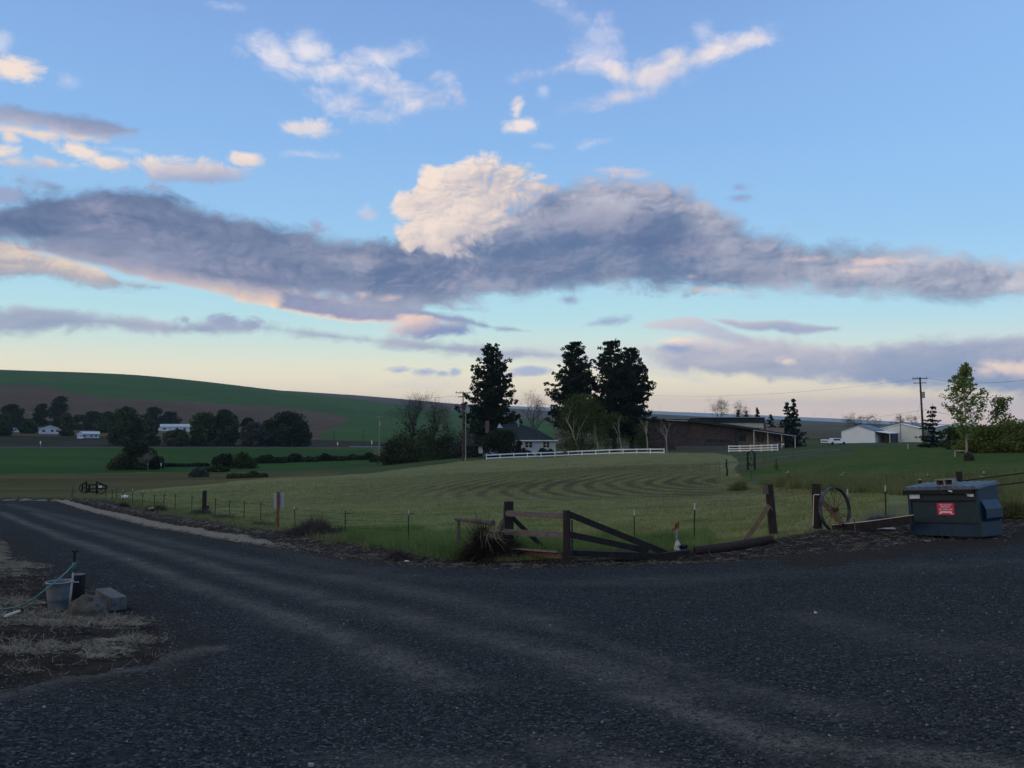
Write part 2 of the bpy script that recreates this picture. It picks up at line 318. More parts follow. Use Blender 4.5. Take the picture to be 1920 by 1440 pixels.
class MB:                          # collects primitives, builds ONE mesh object
    def __init__(s): s.v = []; s.f = []
    def add(s, vs, fs):
        b = len(s.v); s.v += [tuple(map(float, p)) for p in vs]; s.f += [tuple(b + i for i in f) for f in fs]; return s
    def box(s, c, size, rz=0, rx=0, ry=0, bev=0.0):
        x, y, z = (q / 2 for q in size); b = min(bev, x * .9, y * .9, z * .9)
        R = (Matrix.Rotation(rz, 3, 'Z') @ Matrix.Rotation(ry, 3, 'Y') @ Matrix.Rotation(rx, 3, 'X'))
        c = Vector(c)
        if b <= 0:
            P = [(i * x, j * y, k * z) for k in (-1, 1) for i, j in ((-1, -1), (1, -1), (1, 1), (-1, 1))]
            fs = [(3, 2, 1, 0), (4, 5, 6, 7), (0, 1, 5, 4), (1, 2, 6, 5), (2, 3, 7, 6), (3, 0, 4, 7)]
        else:                      # chamfered vertical and top/bottom edges
            P = []
            ring = [(-1, -1, 1, 0), (-1, -1, 0, 1), (1, -1, 0, 1), (1, -1, 1, 0), (1, 1, 1, 0), (1, 1, 0, 1), (-1, 1, 0, 1), (-1, 1, 1, 0)]
            ring = [(-x + b, -y), (x - b, -y), (x, -y + b), (x, y - b), (x - b, y), (-x + b, y), (-x, y - b), (-x, -y + b)]
            for k, ins in ((-z, b), (-z + b, 0), (z - b, 0), (z, b)):
                for px, py in ring:
                    sx = (x - ins) / x; sy = (y - ins) / y
                    P.append((px * sx, py * sy, k))
            fs = [tuple(reversed(range(8))), tuple(range(24, 32))]
            for l in range(3):
                for i in range(8):
                    j = (i + 1) % 8; fs.append((l * 8 + i, l * 8 + j, l * 8 + 8 + j, l * 8 + 8 + i))
        return s.add([c + R @ Vector(p) for p in P], fs)
    def bar(s, a, b, w, h=None, up=(0, 0, 1)):   # square section bar from a to b
        a, b = Vector(a), Vector(b); h = h or w; d = (b - a).normalized()
        r = d.cross(Vector(up)); r = r.normalized() if r.length > 1e-4 else Vector((1, 0, 0)); u = r.cross(d)
        P = [p + r * (i * w / 2) + u * (j * h / 2) for p in (a, b) for i, j in ((-1, -1), (1, -1), (1, 1), (-1, 1))]
        return s.add(P, [(0, 1, 2, 3), (7, 6, 5, 4), (0, 4, 5, 1), (1, 5, 6, 2), (2, 6, 7, 3), (3, 7, 4, 0)])
    def tube(s, pts, r, n=8, cap=True):
        pts = [Vector(p) for p in pts]; N = len(pts)
        rr = r if isinstance(r, (list, tuple)) else [r] * N
        V = []; ref = None
        for i, p in enumerate(pts):
            d = (pts[min(i + 1, N - 1)] - pts[max(i - 1, 0)]).normalized()
            if ref is None: ref = Vector((1, 0, 0)) if abs(d.x) < .8 else Vector((0, 1, 0))
            u = (ref - d * ref.dot(d)).normalized(); v = d.cross(u); ref = u
            for k in range(n):
                a = 2 * math.pi * k / n; V.append(p + (u * math.cos(a) + v * math.sin(a)) * rr[i])
        fs = [(i * n + k, i * n + (k + 1) % n, (i + 1) * n + (k + 1) % n, (i + 1) * n + k) for i in range(N - 1) for k in range(n)]
        if cap: fs += [tuple(reversed(range(n))), tuple((N - 1) * n + k for k in range(n))]
        return s.add(V, fs)
    def poly(s, pts, thick):       # pts: planar outline (3-D), extruded along its normal, centred
        P = [Vector(p) for p in pts]; n = (P[1] - P[0]).cross(P[2] - P[0]).normalized() * thick / 2; k = len(P)
        return s.add([p - n for p in P] + [p + n for p in P], [tuple(reversed(range(k))), tuple(range(k, 2 * k))] + [(i, (i + 1) % k, k + (i + 1) % k, k + i) for i in range(k)])
    def sphere(s, c, r, n=10, m=6, sq=(1, 1, 1)):
        c = Vector(c); V = [c + Vector((0, 0, r * sq[2]))]
        for i in range(1, m):
            t = math.pi * i / m
            V += [c + Vector((r * sq[0] * math.sin(t) * math.cos(2 * math.pi * k / n), r * sq[1] * math.sin(t) * math.sin(2 * math.pi * k / n), r * sq[2] * math.cos(t))) for k in range(n)]
        V.append(c - Vector((0, 0, r * sq[2])))
        fs = [(0, 1 + k, 1 + (k + 1) % n) for k in range(n)]
        for i in range(m - 2): fs += [(1 + i * n + k, 1 + (i + 1) * n + k, 1 + (i + 1) * n + (k + 1) % n, 1 + i * n + (k + 1) % n) for k in range(n)]
        e = len(V) - 1; fs += [(e, 1 + (m - 2) * n + (k + 1) % n, 1 + (m - 2) * n + k) for k in range(n)]
        return s.add(V, fs)
    def build(s, name, m, parent=None, smooth=False):
        me = bpy.data.meshes.new(name); me.from_pydata(s.v, [], s.f)
        if smooth:
            me.polygons.foreach_set('use_smooth', [True] * len(me.polygons))
        me.materials.append(m); me.update()
        o = bpy.data.objects.new(name, me); COL.objects.link(o)
        if parent is not None: o.parent = parent
        return o

def tag(o, label=None, cat=None, group=None, kind=None):
    if label: o['label'] = label
    if cat: o['category'] = cat
    if group: o['group'] = group
    if kind: o['kind'] = kind
    return o
def thing(name, loc, label, cat, group=None, rz=0.0):
    o = bpy.data.objects.new(name, None); o.empty_display_size = 0.3
    o.location = loc; o.rotation_euler = (0, 0, rz); COL.objects.link(o)
    return tag(o, label, cat, group)
def copy_tree(o, parent=None):
    c = o.copy(); COL.objects.link(c)
    if parent is not None: c.parent = parent
    for ch in [k for k in bpy.data.objects if k.parent == o]: copy_tree(ch, c)
    return c

# ------------------------------------------------------------------ materials
def mat(name, c1, c2=None, c3=None, scale=8.0, rough=0.85, bump=0.0, bscale=None, metal=0.0, spec=0.25, detail=5, stretch=None, c3t=(0.55, 0.7), obj=False):
    m_ = bpy.data.materials.new(name); m_.use_nodes = True
    t = NT(m_.node_tree); b = t.n['Principled BSDF']
    if obj: co = t.n.new('ShaderNodeTexCoord').outputs['Object']
    else: co = t.n.new('ShaderNodeNewGeometry').outputs['Position']
    if stretch: co = t.vm('MULTIPLY', co, stretch)
    if c2 is None: col = None; b.inputs['Base Color'].default_value = (*c1, 1)
    else:
        n1 = t.noise(co, scale, detail, 0.6)
        col = t.mix(t.mr(n1, 0.36, 0.64, 0, 1, True), c1, c2)
        if c3 is not None:
            n2 = t.noise(t.vm('ADD', co, (3.3, 9.1, 5.7)), scale * 2.7, 4, 0.6)
            col = t.mix(t.mr(n2, c3t[0], c3t[1], 0, 1, True), col, c3)
        t.l.new(col, b.inputs['Base Color'])
    b.inputs['Roughness'].default_value = rough; b.inputs['Metallic'].default_value = metal
    b.inputs['Specular IOR Level'].default_value = spec
    if bump:
        nb = t.noise(co, bscale or scale * 2, 4, 0.6)
        bn = t.n.new('ShaderNodeBump'); bn.inputs['Strength'].default_value = 1.0; bn.inputs['Distance'].default_value = bump
        t.l.new(nb, bn.inputs['Height']); t.l.new(bn.outputs[0], b.inputs['Normal'])
    return m_
def attr(t, name):
    n = t.n.new('ShaderNodeAttribute'); n.attribute_name = name
    return n.outputs['Fac']
def leaf(name, c1, c2, scale=1.5, rough=0.7):
    m_ = bpy.data.materials.new(name); m_.use_nodes = True
    t = NT(m_.node_tree); b = t.n['Principled BSDF']
    ge = t.n.new('ShaderNodeNewGeometry')
    n1 = t.noise(ge.outputs['Position'], scale, 3, 0.6)
    r = t.m('ADD', t.m('MULTIPLY', t.mr(n1, .3, .7), 0.6), t.m('MULTIPLY', ge.outputs['Random Per Island'], 0.4))
    t.l.new(t.mix(r, c1, c2), b.inputs['Base Color'])
    b.inputs['Roughness'].default_value = rough; b.inputs['Specular IOR Level'].default_value = 0.06
    return m_

# ------------------------------------------------------------------ terrain heights (relative to the camera), from surveyed profiles
# column: photo px -> [(distance, height below/above eye)] near, [(distance, photo py)] far
TZ = {
 0: ([(5, -2), (12, -2.65), (20, -3.2), (30, -4.0), (44, -5.0), (60, -6.05), (82, -7.1), (92, -7.6), (100, -8.2), (130, -9.2), (170, -9.7), (250, -9.8), (335, -9.0), (350, -8.8), (362, -8.8)],
     [(450, 820), (600, 800), (750, 772), (900, 745), (1300, 705), (1600, 690), (2500, 715), (5000, 780), (12500, 770)]),
 230: ([(5, -2), (12, -2.65), (20, -3.25), (30, -4.05), (44, -5.05), (60, -6.1), (82, -7.1), (100, -7.9), (130, -9.0), (170, -9.6), (250, -9.8), (335, -9.0), (350, -8.8), (362, -8.8)],
     [(450, 821), (600, 803), (750, 785), (900, 768), (1300, 720), (1600, 697), (2500, 720), (5000, 780), (12500, 765)]),
 400: ([(5, -2), (12, -2.65), (20, -3.25), (30, -4.1), (44, -5.05), (60, -6.0), (82, -7.0), (100, -7.5), (130, -8.6), (170, -9.4), (250, -9.7), (335, -9.0), (350, -8.8), (362, -8.8)],
     [(450, 823), (600, 808), (750, 794), (900, 778), (1300, 735), (1600, 715), (2500, 728), (5000, 780), (12500, 760)]),
 560: ([(5, -2), (12, -2.65), (20, -3.3), (30, -4.1), (44, -5.05), (60, -5.8), (82, -6.6), (100, -7.1), (115, -7.2), (140, -8.3), (170, -9.0), (250, -9.5), (335, -9.0), (350, -8.8), (362, -8.8)],
     [(450, 825), (600, 811), (750, 800), (900, 787), (1300, 750), (1600, 738), (2500, 733), (5000, 780), (12500, 757)]),
 700: ([(5, -2), (12, -2.6), (20, -3.25), (25, -3.6), (30, -4.0), (44, -4.9), (60, -5.6), (82, -6.3), (100, -6.7), (125, -6.9), (150, -7.7), (180, -8.6), (250, -9.3), (335, -9.0), (350, -8.9), (362, -8.9)],
     [(450, 830), (600, 818), (750, 806), (900, 793), (1300, 765), (1600, 755), (2500, 742), (5000, 775), (12500, 757)]),
 860: ([(5, -2), (12, -2.55), (19, -3.12), (30, -3.8), (40, -4.4), (60, -5.3), (80, -5.9), (100, -6.2), (150, -6.0), (180, -6.5), (250, -8.2), (350, -9.4)],
     [(450, 835), (600, 822), (750, 812), (900, 802), (1300, 783), (1600, 772), (2500, 757), (5000, 770), (10800, 764), (12500, 753)]),
 1000: ([(5, -2), (12, -2.55), (19, -3.12), (30, -3.75), (40, -4.3), (60, -5.1), (80, -5.5), (100, -5.8), (150, -5.6), (180, -6.1), (250, -7.8), (350, -9.2)],
     [(450, 835), (600, 824), (900, 807), (1300, 790), (1600, 781), (2500, 769), (5000, 777), (10800, 774), (12500, 759)]),
 1200: ([(5, -2), (12, -2.6), (21, -3.25), (30, -3.7), (40, -4.2), (60, -4.9), (80, -5.1), (100, -5.1), (150, -4.8), (180, -5.2), (250, -6.5), (350, -8.0)],
     [(450, 832), (600, 824), (900, 810), (1300, 800), (1400, 796), (1900, 785), (2700, 775), (5000, 780), (10800, 778), (12500, 766)]),
 1350: ([(5, -2), (12, -2.6), (21, -3.2), (30, -3.6), (40, -4.05), (60, -4.7), (80, -4.7), (100, -4.6), (150, -4.9), (180, -5.2), (250, -6), (350, -7.0)],
     [(450, 829), (600, 822), (900, 812), (1400, 802), (1900, 792), (2700, 782), (5000, 787), (10800, 785), (12500, 772)]),
 1450: ([(5, -2), (12, -2.6), (24.5, -3.2), (30, -3.5), (40, -4.0), (60, -4.6), (70, -4.75), (80, -4.2), (100, -4.0), (150, -4.6), (200, -5.4), (250, -5.5), (350, -6.2)],
     [(450, 826), (600, 820), (900, 813), (1400, 804), (1900, 796), (2700, 787), (5000, 792), (10800, 790), (12500, 776)]),
 1600: ([(5, -2), (12, -2.55), (24, -3.0), (30, -3.25), (40, -3.6), (50, -3.7), (60, -3.4), (75, -3.0), (90, -2.9), (120, -3.2), (180, -3.9), (230, -4.4), (300, -4.6), (350, -5.0)],
     [(450, 822), (600, 818), (900, 812), (1400, 806), (1900, 800), (2700, 792), (5000, 797), (10800, 795), (12500, 783)]),
 1780: ([(5, -2), (12, -2.5), (24.5, -3.18), (30, -3.32), (40, -3.25), (50, -3.0), (60, -2.9), (71, -2.8), (90, -2.6), (110, -2.6), (130, -2.9), (180, -3.9), (230, -4.4), (300, -4.6), (350, -5.0)],
     [(450, 822), (600, 818), (900, 814), (1400, 809), (1900, 804), (2700, 799), (5000, 804), (10800, 802), (12500, 793)]),
 1920: ([(5, -2), (12, -2.45), (24, -3.1), (30, -3.15), (40, -3.1), (50, -2.9), (60, -2.8), (71, -2.7), (90, -2.5), (110, -2.5), (130, -2.8), (180, -3.9), (230, -4.4), (300, -4.6), (350, -5.0)],
     [(450, 822), (600, 819), (900, 815), (1400, 811), (1900, 807), (2700, 804), (5000, 809), (10800, 807), (12500, 799)]),
}
def tanel(px, py):
    x, y, z = rays(px, py); return z / np.hypot(x, y)
def azi(px, py=830):
    x, y, z = rays(px, py); return np.arctan2(x, y)
_LR = np.linspace(math.log(3), math.log(16000), 700)
_AZ = np.linspace(-0.9, 0.9, 361)
_tab = []; _taz = []
for px in sorted(TZ):
    near, far = TZ[px]
    rr = [0.0, 3.0] + [a for a, b in near] + [a for a, b in far] + [16000]
    zz = [-2.0, -2.0] + [b for a, b in near] + [float(tanel(px, b)) * a for a, b in far]
    zz.append(zz[-1] * 1.0 - 150)
    nn = len(near) + 2; cz = math.cos(float(azi(px)))
    zz = [q * cz if 2 <= i < nn else q for i, q in enumerate(zz)]
    _tab.append(np.interp(np.exp(_LR), rr, zz)); _taz.append(float(azi(px)))
_tab = np.array(_tab); _taz = np.array(_taz)
G = np.array([np.interp(_AZ, _taz, _tab[:, j]) for j in range(len(_LR))]).T
def _blur(A, sig, ax):
    k = np.arange(-int(3 * sig) - 1, int(3 * sig) + 2); w_ = np.exp(-k * k / (2 * sig * sig)); w_ /= w_.sum()
    P = np.pad(A, [(len(k) // 2,) * 2 if i == ax else (0, 0) for i in range(2)], mode='edge')
    return np.apply_along_axis(lambda v: np.convolve(v, w_, 'valid'), ax, P)
G = _blur(_blur(G, 4.0, 1), 5.0, 0)
def H(x, y, detail=True):
    """terrain height in world z"""
    x = np.asarray(x, float); y = np.asarray(y, float)
    r = np.hypot(x, y); a = np.arctan2(x, y)
    ab = np.where(np.abs(a) > math.pi / 2, np.sign(a) * (math.pi - np.abs(a)), a)     # behind the camera: mirrored
    ab = np.clip(ab, -0.899, 0.899)
    fi = (ab + 0.9) / 1.8 * (len(_AZ) - 1); fj = np.clip((np.log(np.maximum(r, 3.0)) - _LR[0]) / (_LR[-1] - _LR[0]) * (len(_LR) - 1), 0, len(_LR) - 1.001)
    i = np.floor(fi).astype(int); i = np.clip(i, 0, len(_AZ) - 2); j = np.floor(fj).astype(int); u = fi - i; v = fj - j
    z = (G[i, j] * (1 - u) + G[i + 1, j] * u) * (1 - v) + (G[i, j + 1] * (1 - u) + G[i + 1, j + 1] * u) * v
    z = np.where(r < 3, -2.0, z)
    z = z + 2.0
    if detail:
        z = z + fbm(x / 300, y / 300, 5, 3) * np.clip((r - 500) / 1500, 0, 1) * 3
        z = z + fbm(x / 6, y / 6, 9, 4) * 0.05 * np.clip((r - 14) / 10, 0, 1)
        s, t_ = verge(x, y)
        z = z + s
    return z
EDGE = [(0, 939), (100, 940), (200, 967), (300, 992), (400, 1010), (480, 1022), (600, 1041), (700, 1053), (800, 1061), (900, 1064), (1060, 1062), (1150, 1059), (1290, 1057), (1450, 1043), (1600, 1031), (1700, 1016), (1870, 1008), (1925, 985), (2300, 975)]
def unproj(px, py):              # photo pixel -> point on the smooth terrain
    x, y, z = rays(px, py); L = math.hypot(x, y)
    rs = np.exp(np.linspace(math.log(3), math.log(15000), 4000))
    hh = H(rs * x / L, rs * y / L, False) - CAM[2]
    d = rs * z / L - hh
    k = np.argmax(d < 0)
    if k == 0: return None
    a = d[k - 1] / (d[k - 1] - d[k]); r = rs[k - 1] + a * (rs[k] - rs[k - 1])
    return r * x / L, r * y / L
def seg_dist(x, y, pts):         # signed-ish distance to a polyline (positive on the far/left side) and parameter
    best = np.full(np.shape(x), 1e9); sgn = np.zeros(np.shape(x))
    for (x0, y0), (x1, y1) in zip(pts[:-1], pts[1:]):
        dx, dy = x1 - x0, y1 - y0; L2 = dx * dx + dy * dy
        t_ = np.clip(((x - x0) * dx + (y - y0) * dy) / L2, 0, 1)
        d = np.hypot(x - x0 - t_ * dx, y - y0 - t_ * dy)
        c = dx * (y - y0) - dy * (x - x0)
        m_ = d < best; best = np.where(m_, d, best); sgn = np.where(m_, np.sign(c), sgn)
    return best, sgn
_edge = None
def verge(x, y):                 # the ditch and rough bank along the gravel edge
    if _edge is None: return 0 * x, None
    d, s = seg_dist(x, y, _edge); d = d * s
    roadm = np.clip((-6 - x) / 3, 0, 1)
    ditch = -0.16 * np.exp(-((d - 1.5) / 0.35) ** 2) * roadm - 0.05 * np.exp(-((d - 0.9) / 0.3) ** 2) * (1 - roadm)
    bank = (0.10 * np.exp(-((d - 0.75) / 0.4) ** 2)) * roadm + 0.10 * np.exp(-((d - 2.6) / 0.9) ** 2)
    rough = fbm(x * 1.7, y * 1.7, 31, 4) * 0.11 * np.clip(d / 0.6, 0, 1) * np.clip((4.5 - d) / 1.5, 0, 1) * (.35 + .65 * roadm)
    near = np.clip((95 - np.hypot(x, y)) / 10, 0, 1)
    return (ditch + bank + rough) * near, d
_edge = [unproj(px, py) for px, py in EDGE]
def edge_d(x, y):
    d, s = seg_dist(x, y, _edge); return d * s
def proj(x, y, z):               # world -> photo pixel
    cp, sp = math.cos(PITCH), math.sin(PITCH); z = z - CAM[2]
    f = y * cp + z * sp; u = -y * sp + z * cp
    f = np.where(f < 0.05, 0.05, f)
    return 960 + F * x / f, 720 - F * u / f
def gp(px, r):                   # ground point at photo column px and distance r
    a = float(azi(px)); x, y = r * math.sin(a), r * math.cos(a)
    return Vector((x, y, float(H(x, y))))
def gpp(px, py):                 # ground point seen at a photo pixel
    x, y = unproj(px, py); return Vector((x, y, float(H(x, y))))
def zt(px, py, r):               # world z of photo pixel at distance r
    return float(tanel(px, py)) * r + CAM[2]
def at(px, py, r):
    a = float(azi(px, py)); return Vector((r * math.sin(a), r * math.cos(a), zt(px, py, r)))

def inpoly(x, y, P):
    r = np.zeros(np.shape(x), bool); n = len(P)
    for i in range(n):
        x0, y0 = P[i]; x1, y1 = P[(i + 1) % n]
        if y0 == y1: continue
        c = ((y0 > y) != (y1 > y)) & (x < (x1 - x0) * (y - y0) / (y1 - y0) + x0)
        r ^= c
    return r

# ------------------------------------------------------------------ ground materials
def ground_mat(name, build):
    m_ = bpy.data.materials.new(name); m_.use_nodes = True
    t = NT(m_.node_tree); b = t.n['Principled BSDF']
    b.inputs['Roughness'].default_value = 1.0; b.inputs['Specular IOR Level'].default_value = 0.02
    P = t.n.new('ShaderNodeNewGeometry').outputs['Position']
    col, hgt, dist = build(t, P, b)
    t.l.new(col, b.inputs['Base Color'])
    if hgt is not None:
        bn = t.n.new('ShaderNodeBump'); bn.inputs['Distance'].default_value = dist
        t.l.new(hgt, bn.inputs['Height']); t.l.new(bn.outputs[0], b.inputs['Normal'])
    return m_
def b_gravel(t, P, b):
    v = t.vor(P, 42.0, 'F1'); r = t.sep(v.outputs['Color'])[0]
    v2 = t.vor(P, 17.0, 'F1'); r2 = t.sep(v2.outputs['Color'])[1]
    n = t.noise(P, 0.35, 5, 0.6); n2 = t.noise(P, 3.0, 5, 0.6)
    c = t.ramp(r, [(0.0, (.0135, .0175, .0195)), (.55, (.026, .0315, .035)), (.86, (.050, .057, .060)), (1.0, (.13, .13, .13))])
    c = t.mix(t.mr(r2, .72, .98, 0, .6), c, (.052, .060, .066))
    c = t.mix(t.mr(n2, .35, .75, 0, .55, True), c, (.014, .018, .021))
    d = t.m('ADD', attr(t, 'dust'), t.m('MULTIPLY', t.m('SUBTRACT', n, .5), .35))
    d = t.mr(t.m('ADD', d, t.m('MULTIPLY', t.m('SUBTRACT', n2, .5), .7)), .0, .8, 0, .88)
    fine = t.noise(P, 90, 3, .6)
    dustc = t.mix(t.mr(fine, .35, .65), (.062, .062, .058), (.185, .175, .155))
    c = t.mix(t.m('MULTIPLY', d, t.mr(t.noise(P, 14, 5, .75), .34, .6, .25, 1.0, True)), c, dustc)
    c = t.mix(t.mr(t.m('ADD', attr(t, 'dirt'), t.m('MULTIPLY', t.m('SUBTRACT', n2, .5), .5)), .3, .7, 0, .85), c, t.mix(fine, (.020, .017, .016), (.050, .042, .036)))
    h = t.m('ADD', t.m('MULTIPLY', v.outputs['Distance'], -.6), t.m('MULTIPLY', v2.outputs['Distance'], -.6))
    h = t.m('MULTIPLY', h, t.m('SUBTRACT', 1.0, t.m('MULTIPLY', d, .7)))
    return c, h, .03
def b_verge(t, P, b):
    n = t.noise(P, 1.1, 6, .65); f = t.noise(t.vm('MULTIPLY', P, (1, 1, 2)), 22, 5, .7); g = t.noise(t.vm('ADD', P, (9, 4, 1)), 3.2, 5, .65)
    c = t.mix(t.mr(g, .35, .65), (.018, .016, .015), (.050, .043, .038))
    straw = t.mix(t.mr(f, .35, .7), (.10, .09, .074), (.40, .36, .29))
    s = t.mr(t.m('ADD', t.m('ADD', attr(t, 'straw'), t.m('MULTIPLY', t.m('SUBTRACT', g, .5), 3.0)), t.m('MULTIPLY', t.m('SUBTRACT', f, .5), 2.4)), .35, .95, 0, 1, True)
    c = t.mix(s, c, straw)
    return c, f, .05
def b_field(t, P, b):
    n = t.noise(t.vm('MULTIPLY', P, (.5, 1, 1)), .22, 6, .62); f = t.noise(P, 9, 5, .7); g = t.noise(P, 1.3, 5, .65)
    c = t.mix(t.mr(n, .38, .62, 0, 1, True), (.120, .142, .046), (.180, .172, .074))
    c = t.mix(t.mr(g, .3, .7, 0, .6), c, (.075, .110, .034))
    c = t.mix(t.mr(f, .38, .66, 0, .75), c, (.230, .235, .125))
    c = t.mix(t.mr(t.noise(t.vm('MULTIPLY', P, (.45, 1, 1)), .75, 5, .65), .50, .62, 0, .75, True), c, (.125, .105, .058))
    c = t.mix(t.mr(t.noise(t.vm('MULTIPLY', P, (.35, 1, 1)), 1.6, 6, .72), .5, .68, 0, .55, True), c, (.24, .25, .14))
    c = t.mix(t.mr(t.noise(t.vm('ADD', t.vm('MULTIPLY', P, (.5, 1, 1)), (4, 7, 2)), 2.3, 6, .72), .52, .66, 0, .6, True), c, (.038, .058, .022))
    c = t.mix(t.mr(attr(t, 'mow'), 0, 1, 0, .88), c, (.062, .050, .030))
    c = t.mix(t.mr(attr(t, 'lush'), 0, 1, 0, .8), c, t.mix(t.mr(f, .35, .65), (.060, .115, .030), (.170, .235, .080)))
    return c, f, .06
def b_lawn(t, P, b):
    f = t.noise(P, 6, 5, .7); g = t.noise(P, .5, 5, .65)
    c = t.mix(t.mr(g, .35, .65, 0, 1, True), (.032, .070, .013), (.058, .090, .020))
    c = t.mix(t.mr(f, .42, .66, 0, .8), c, (.085, .120, .036))
    c = t.mix(t.mr(t.noise(P, 1.8, 6, .7), .5, .66, 0, .6, True), c, (.020, .045, .010))
    c = t.mix(t.mr(attr(t, 'mow'), 0, 1, 0, .9), c, (.105, .115, .060))
    return c, f, .08
def simple(c1, c2, c3, s1, s2, st=(1, 1, 1), bump=.1):
    def bb(t, P, b):
        Q = t.vm('MULTIPLY', P, st)
        n = t.noise(Q, s1, 5, .6); f = t.noise(t.vm('ADD', Q, (5, 2, 8)), s2, 5, .65)
        c = t.mix(t.mr(n, .36, .64, 0, 1, True), c1, c2)
        c = t.mix(t.mr(f, .45, .7, 0, .7), c, c3)
        return c, f, bump
    return bb
def b_hill(t, P, b):
    x, y, z = t.sep(P)
    n = t.noise(P, .004, 5, .6); f = t.noise(t.vm('MULTIPLY', P, (.3, 1, 1)), .05, 5, .65)
    rows = t.m('SINE', t.m('MULTIPLY', t.m('ADD', z, t.m('MULTIPLY', n, 26.0)), 1.1))      # drill rows along the contour
    band = t.m('SINE', t.m('MULTIPLY', t.m('ADD', z, t.m('MULTIPLY', n, 60.0)), .17))
    c = t.mix(t.mr(n, .36, .64, 0, 1, True), (.028, .074, .018), (.040, .096, .024))
    c = t.mix(t.mr(rows, -.2, 1, 0, .28), c, (.060, .105, .032))
    c = t.mix(t.mr(band, .2, 1, 0, .38, True), c, (.022, .062, .016))
    c = t.mix(t.mr(f, .45, .7, 0, .5), c, (.060, .096, .030))
    return c, f, .3
GM = {
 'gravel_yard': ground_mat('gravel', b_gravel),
 'roadside_verge': ground_mat('verge', b_verge),
 'hay_field': ground_mat('hay_field', b_field),
 'lawn': ground_mat('lawn', b_lawn),
 'dry_meadow': ground_mat('dry_meadow', simple((.064, .062, .026), (.105, .090, .038), (.040, .056, .020), .10, .6, (.4, 1, 1))),
 'pasture': ground_mat('pasture', simple((.045, .075, .028), (.075, .085, .038), (.026, .042, .018), .06, .35, (.4, 1, 1))),
 'green_meadow': ground_mat('green_meadow', simple((.024, .066, .016), (.038, .082, .020), (.020, .050, .014), .02, .12, (.3, 1, 1))),
 'valley_ground': ground_mat('valley', simple((.024, .030, .018), (.045, .040, .028), (.014, .022, .012), .03, .15)),
 'highway': ground_mat('asphalt', simple((.060, .060, .065), (.080, .080, .085), (.05, .05, .055), .3, 2, bump=.01)),
 'ploughed_hill': ground_mat('ploughed', simple((.080, .056, .038), (.104, .074, .050), (.058, .045, .032), .006, .05, (1, 1, 1), 0.3)),
 'green_hill': ground_mat('green_hill', b_hill),
 'bare_hill': ground_mat('bare_hill', simple((.088, .070, .062), (.105, .084, .074), (.070, .058, .050), .004, .05, bump=.3)),
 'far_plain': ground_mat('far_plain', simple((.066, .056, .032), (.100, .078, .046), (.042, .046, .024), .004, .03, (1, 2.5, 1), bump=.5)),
 'far_ridge': ground_mat('far_ridge', simple((.22, .24, .26), (.27, .28, .29), (.18, .20, .22), .0006, .003, bump=.5)),  # forested ridge made pale: haze brightness is put into its base colour
}
GN = list(GM)

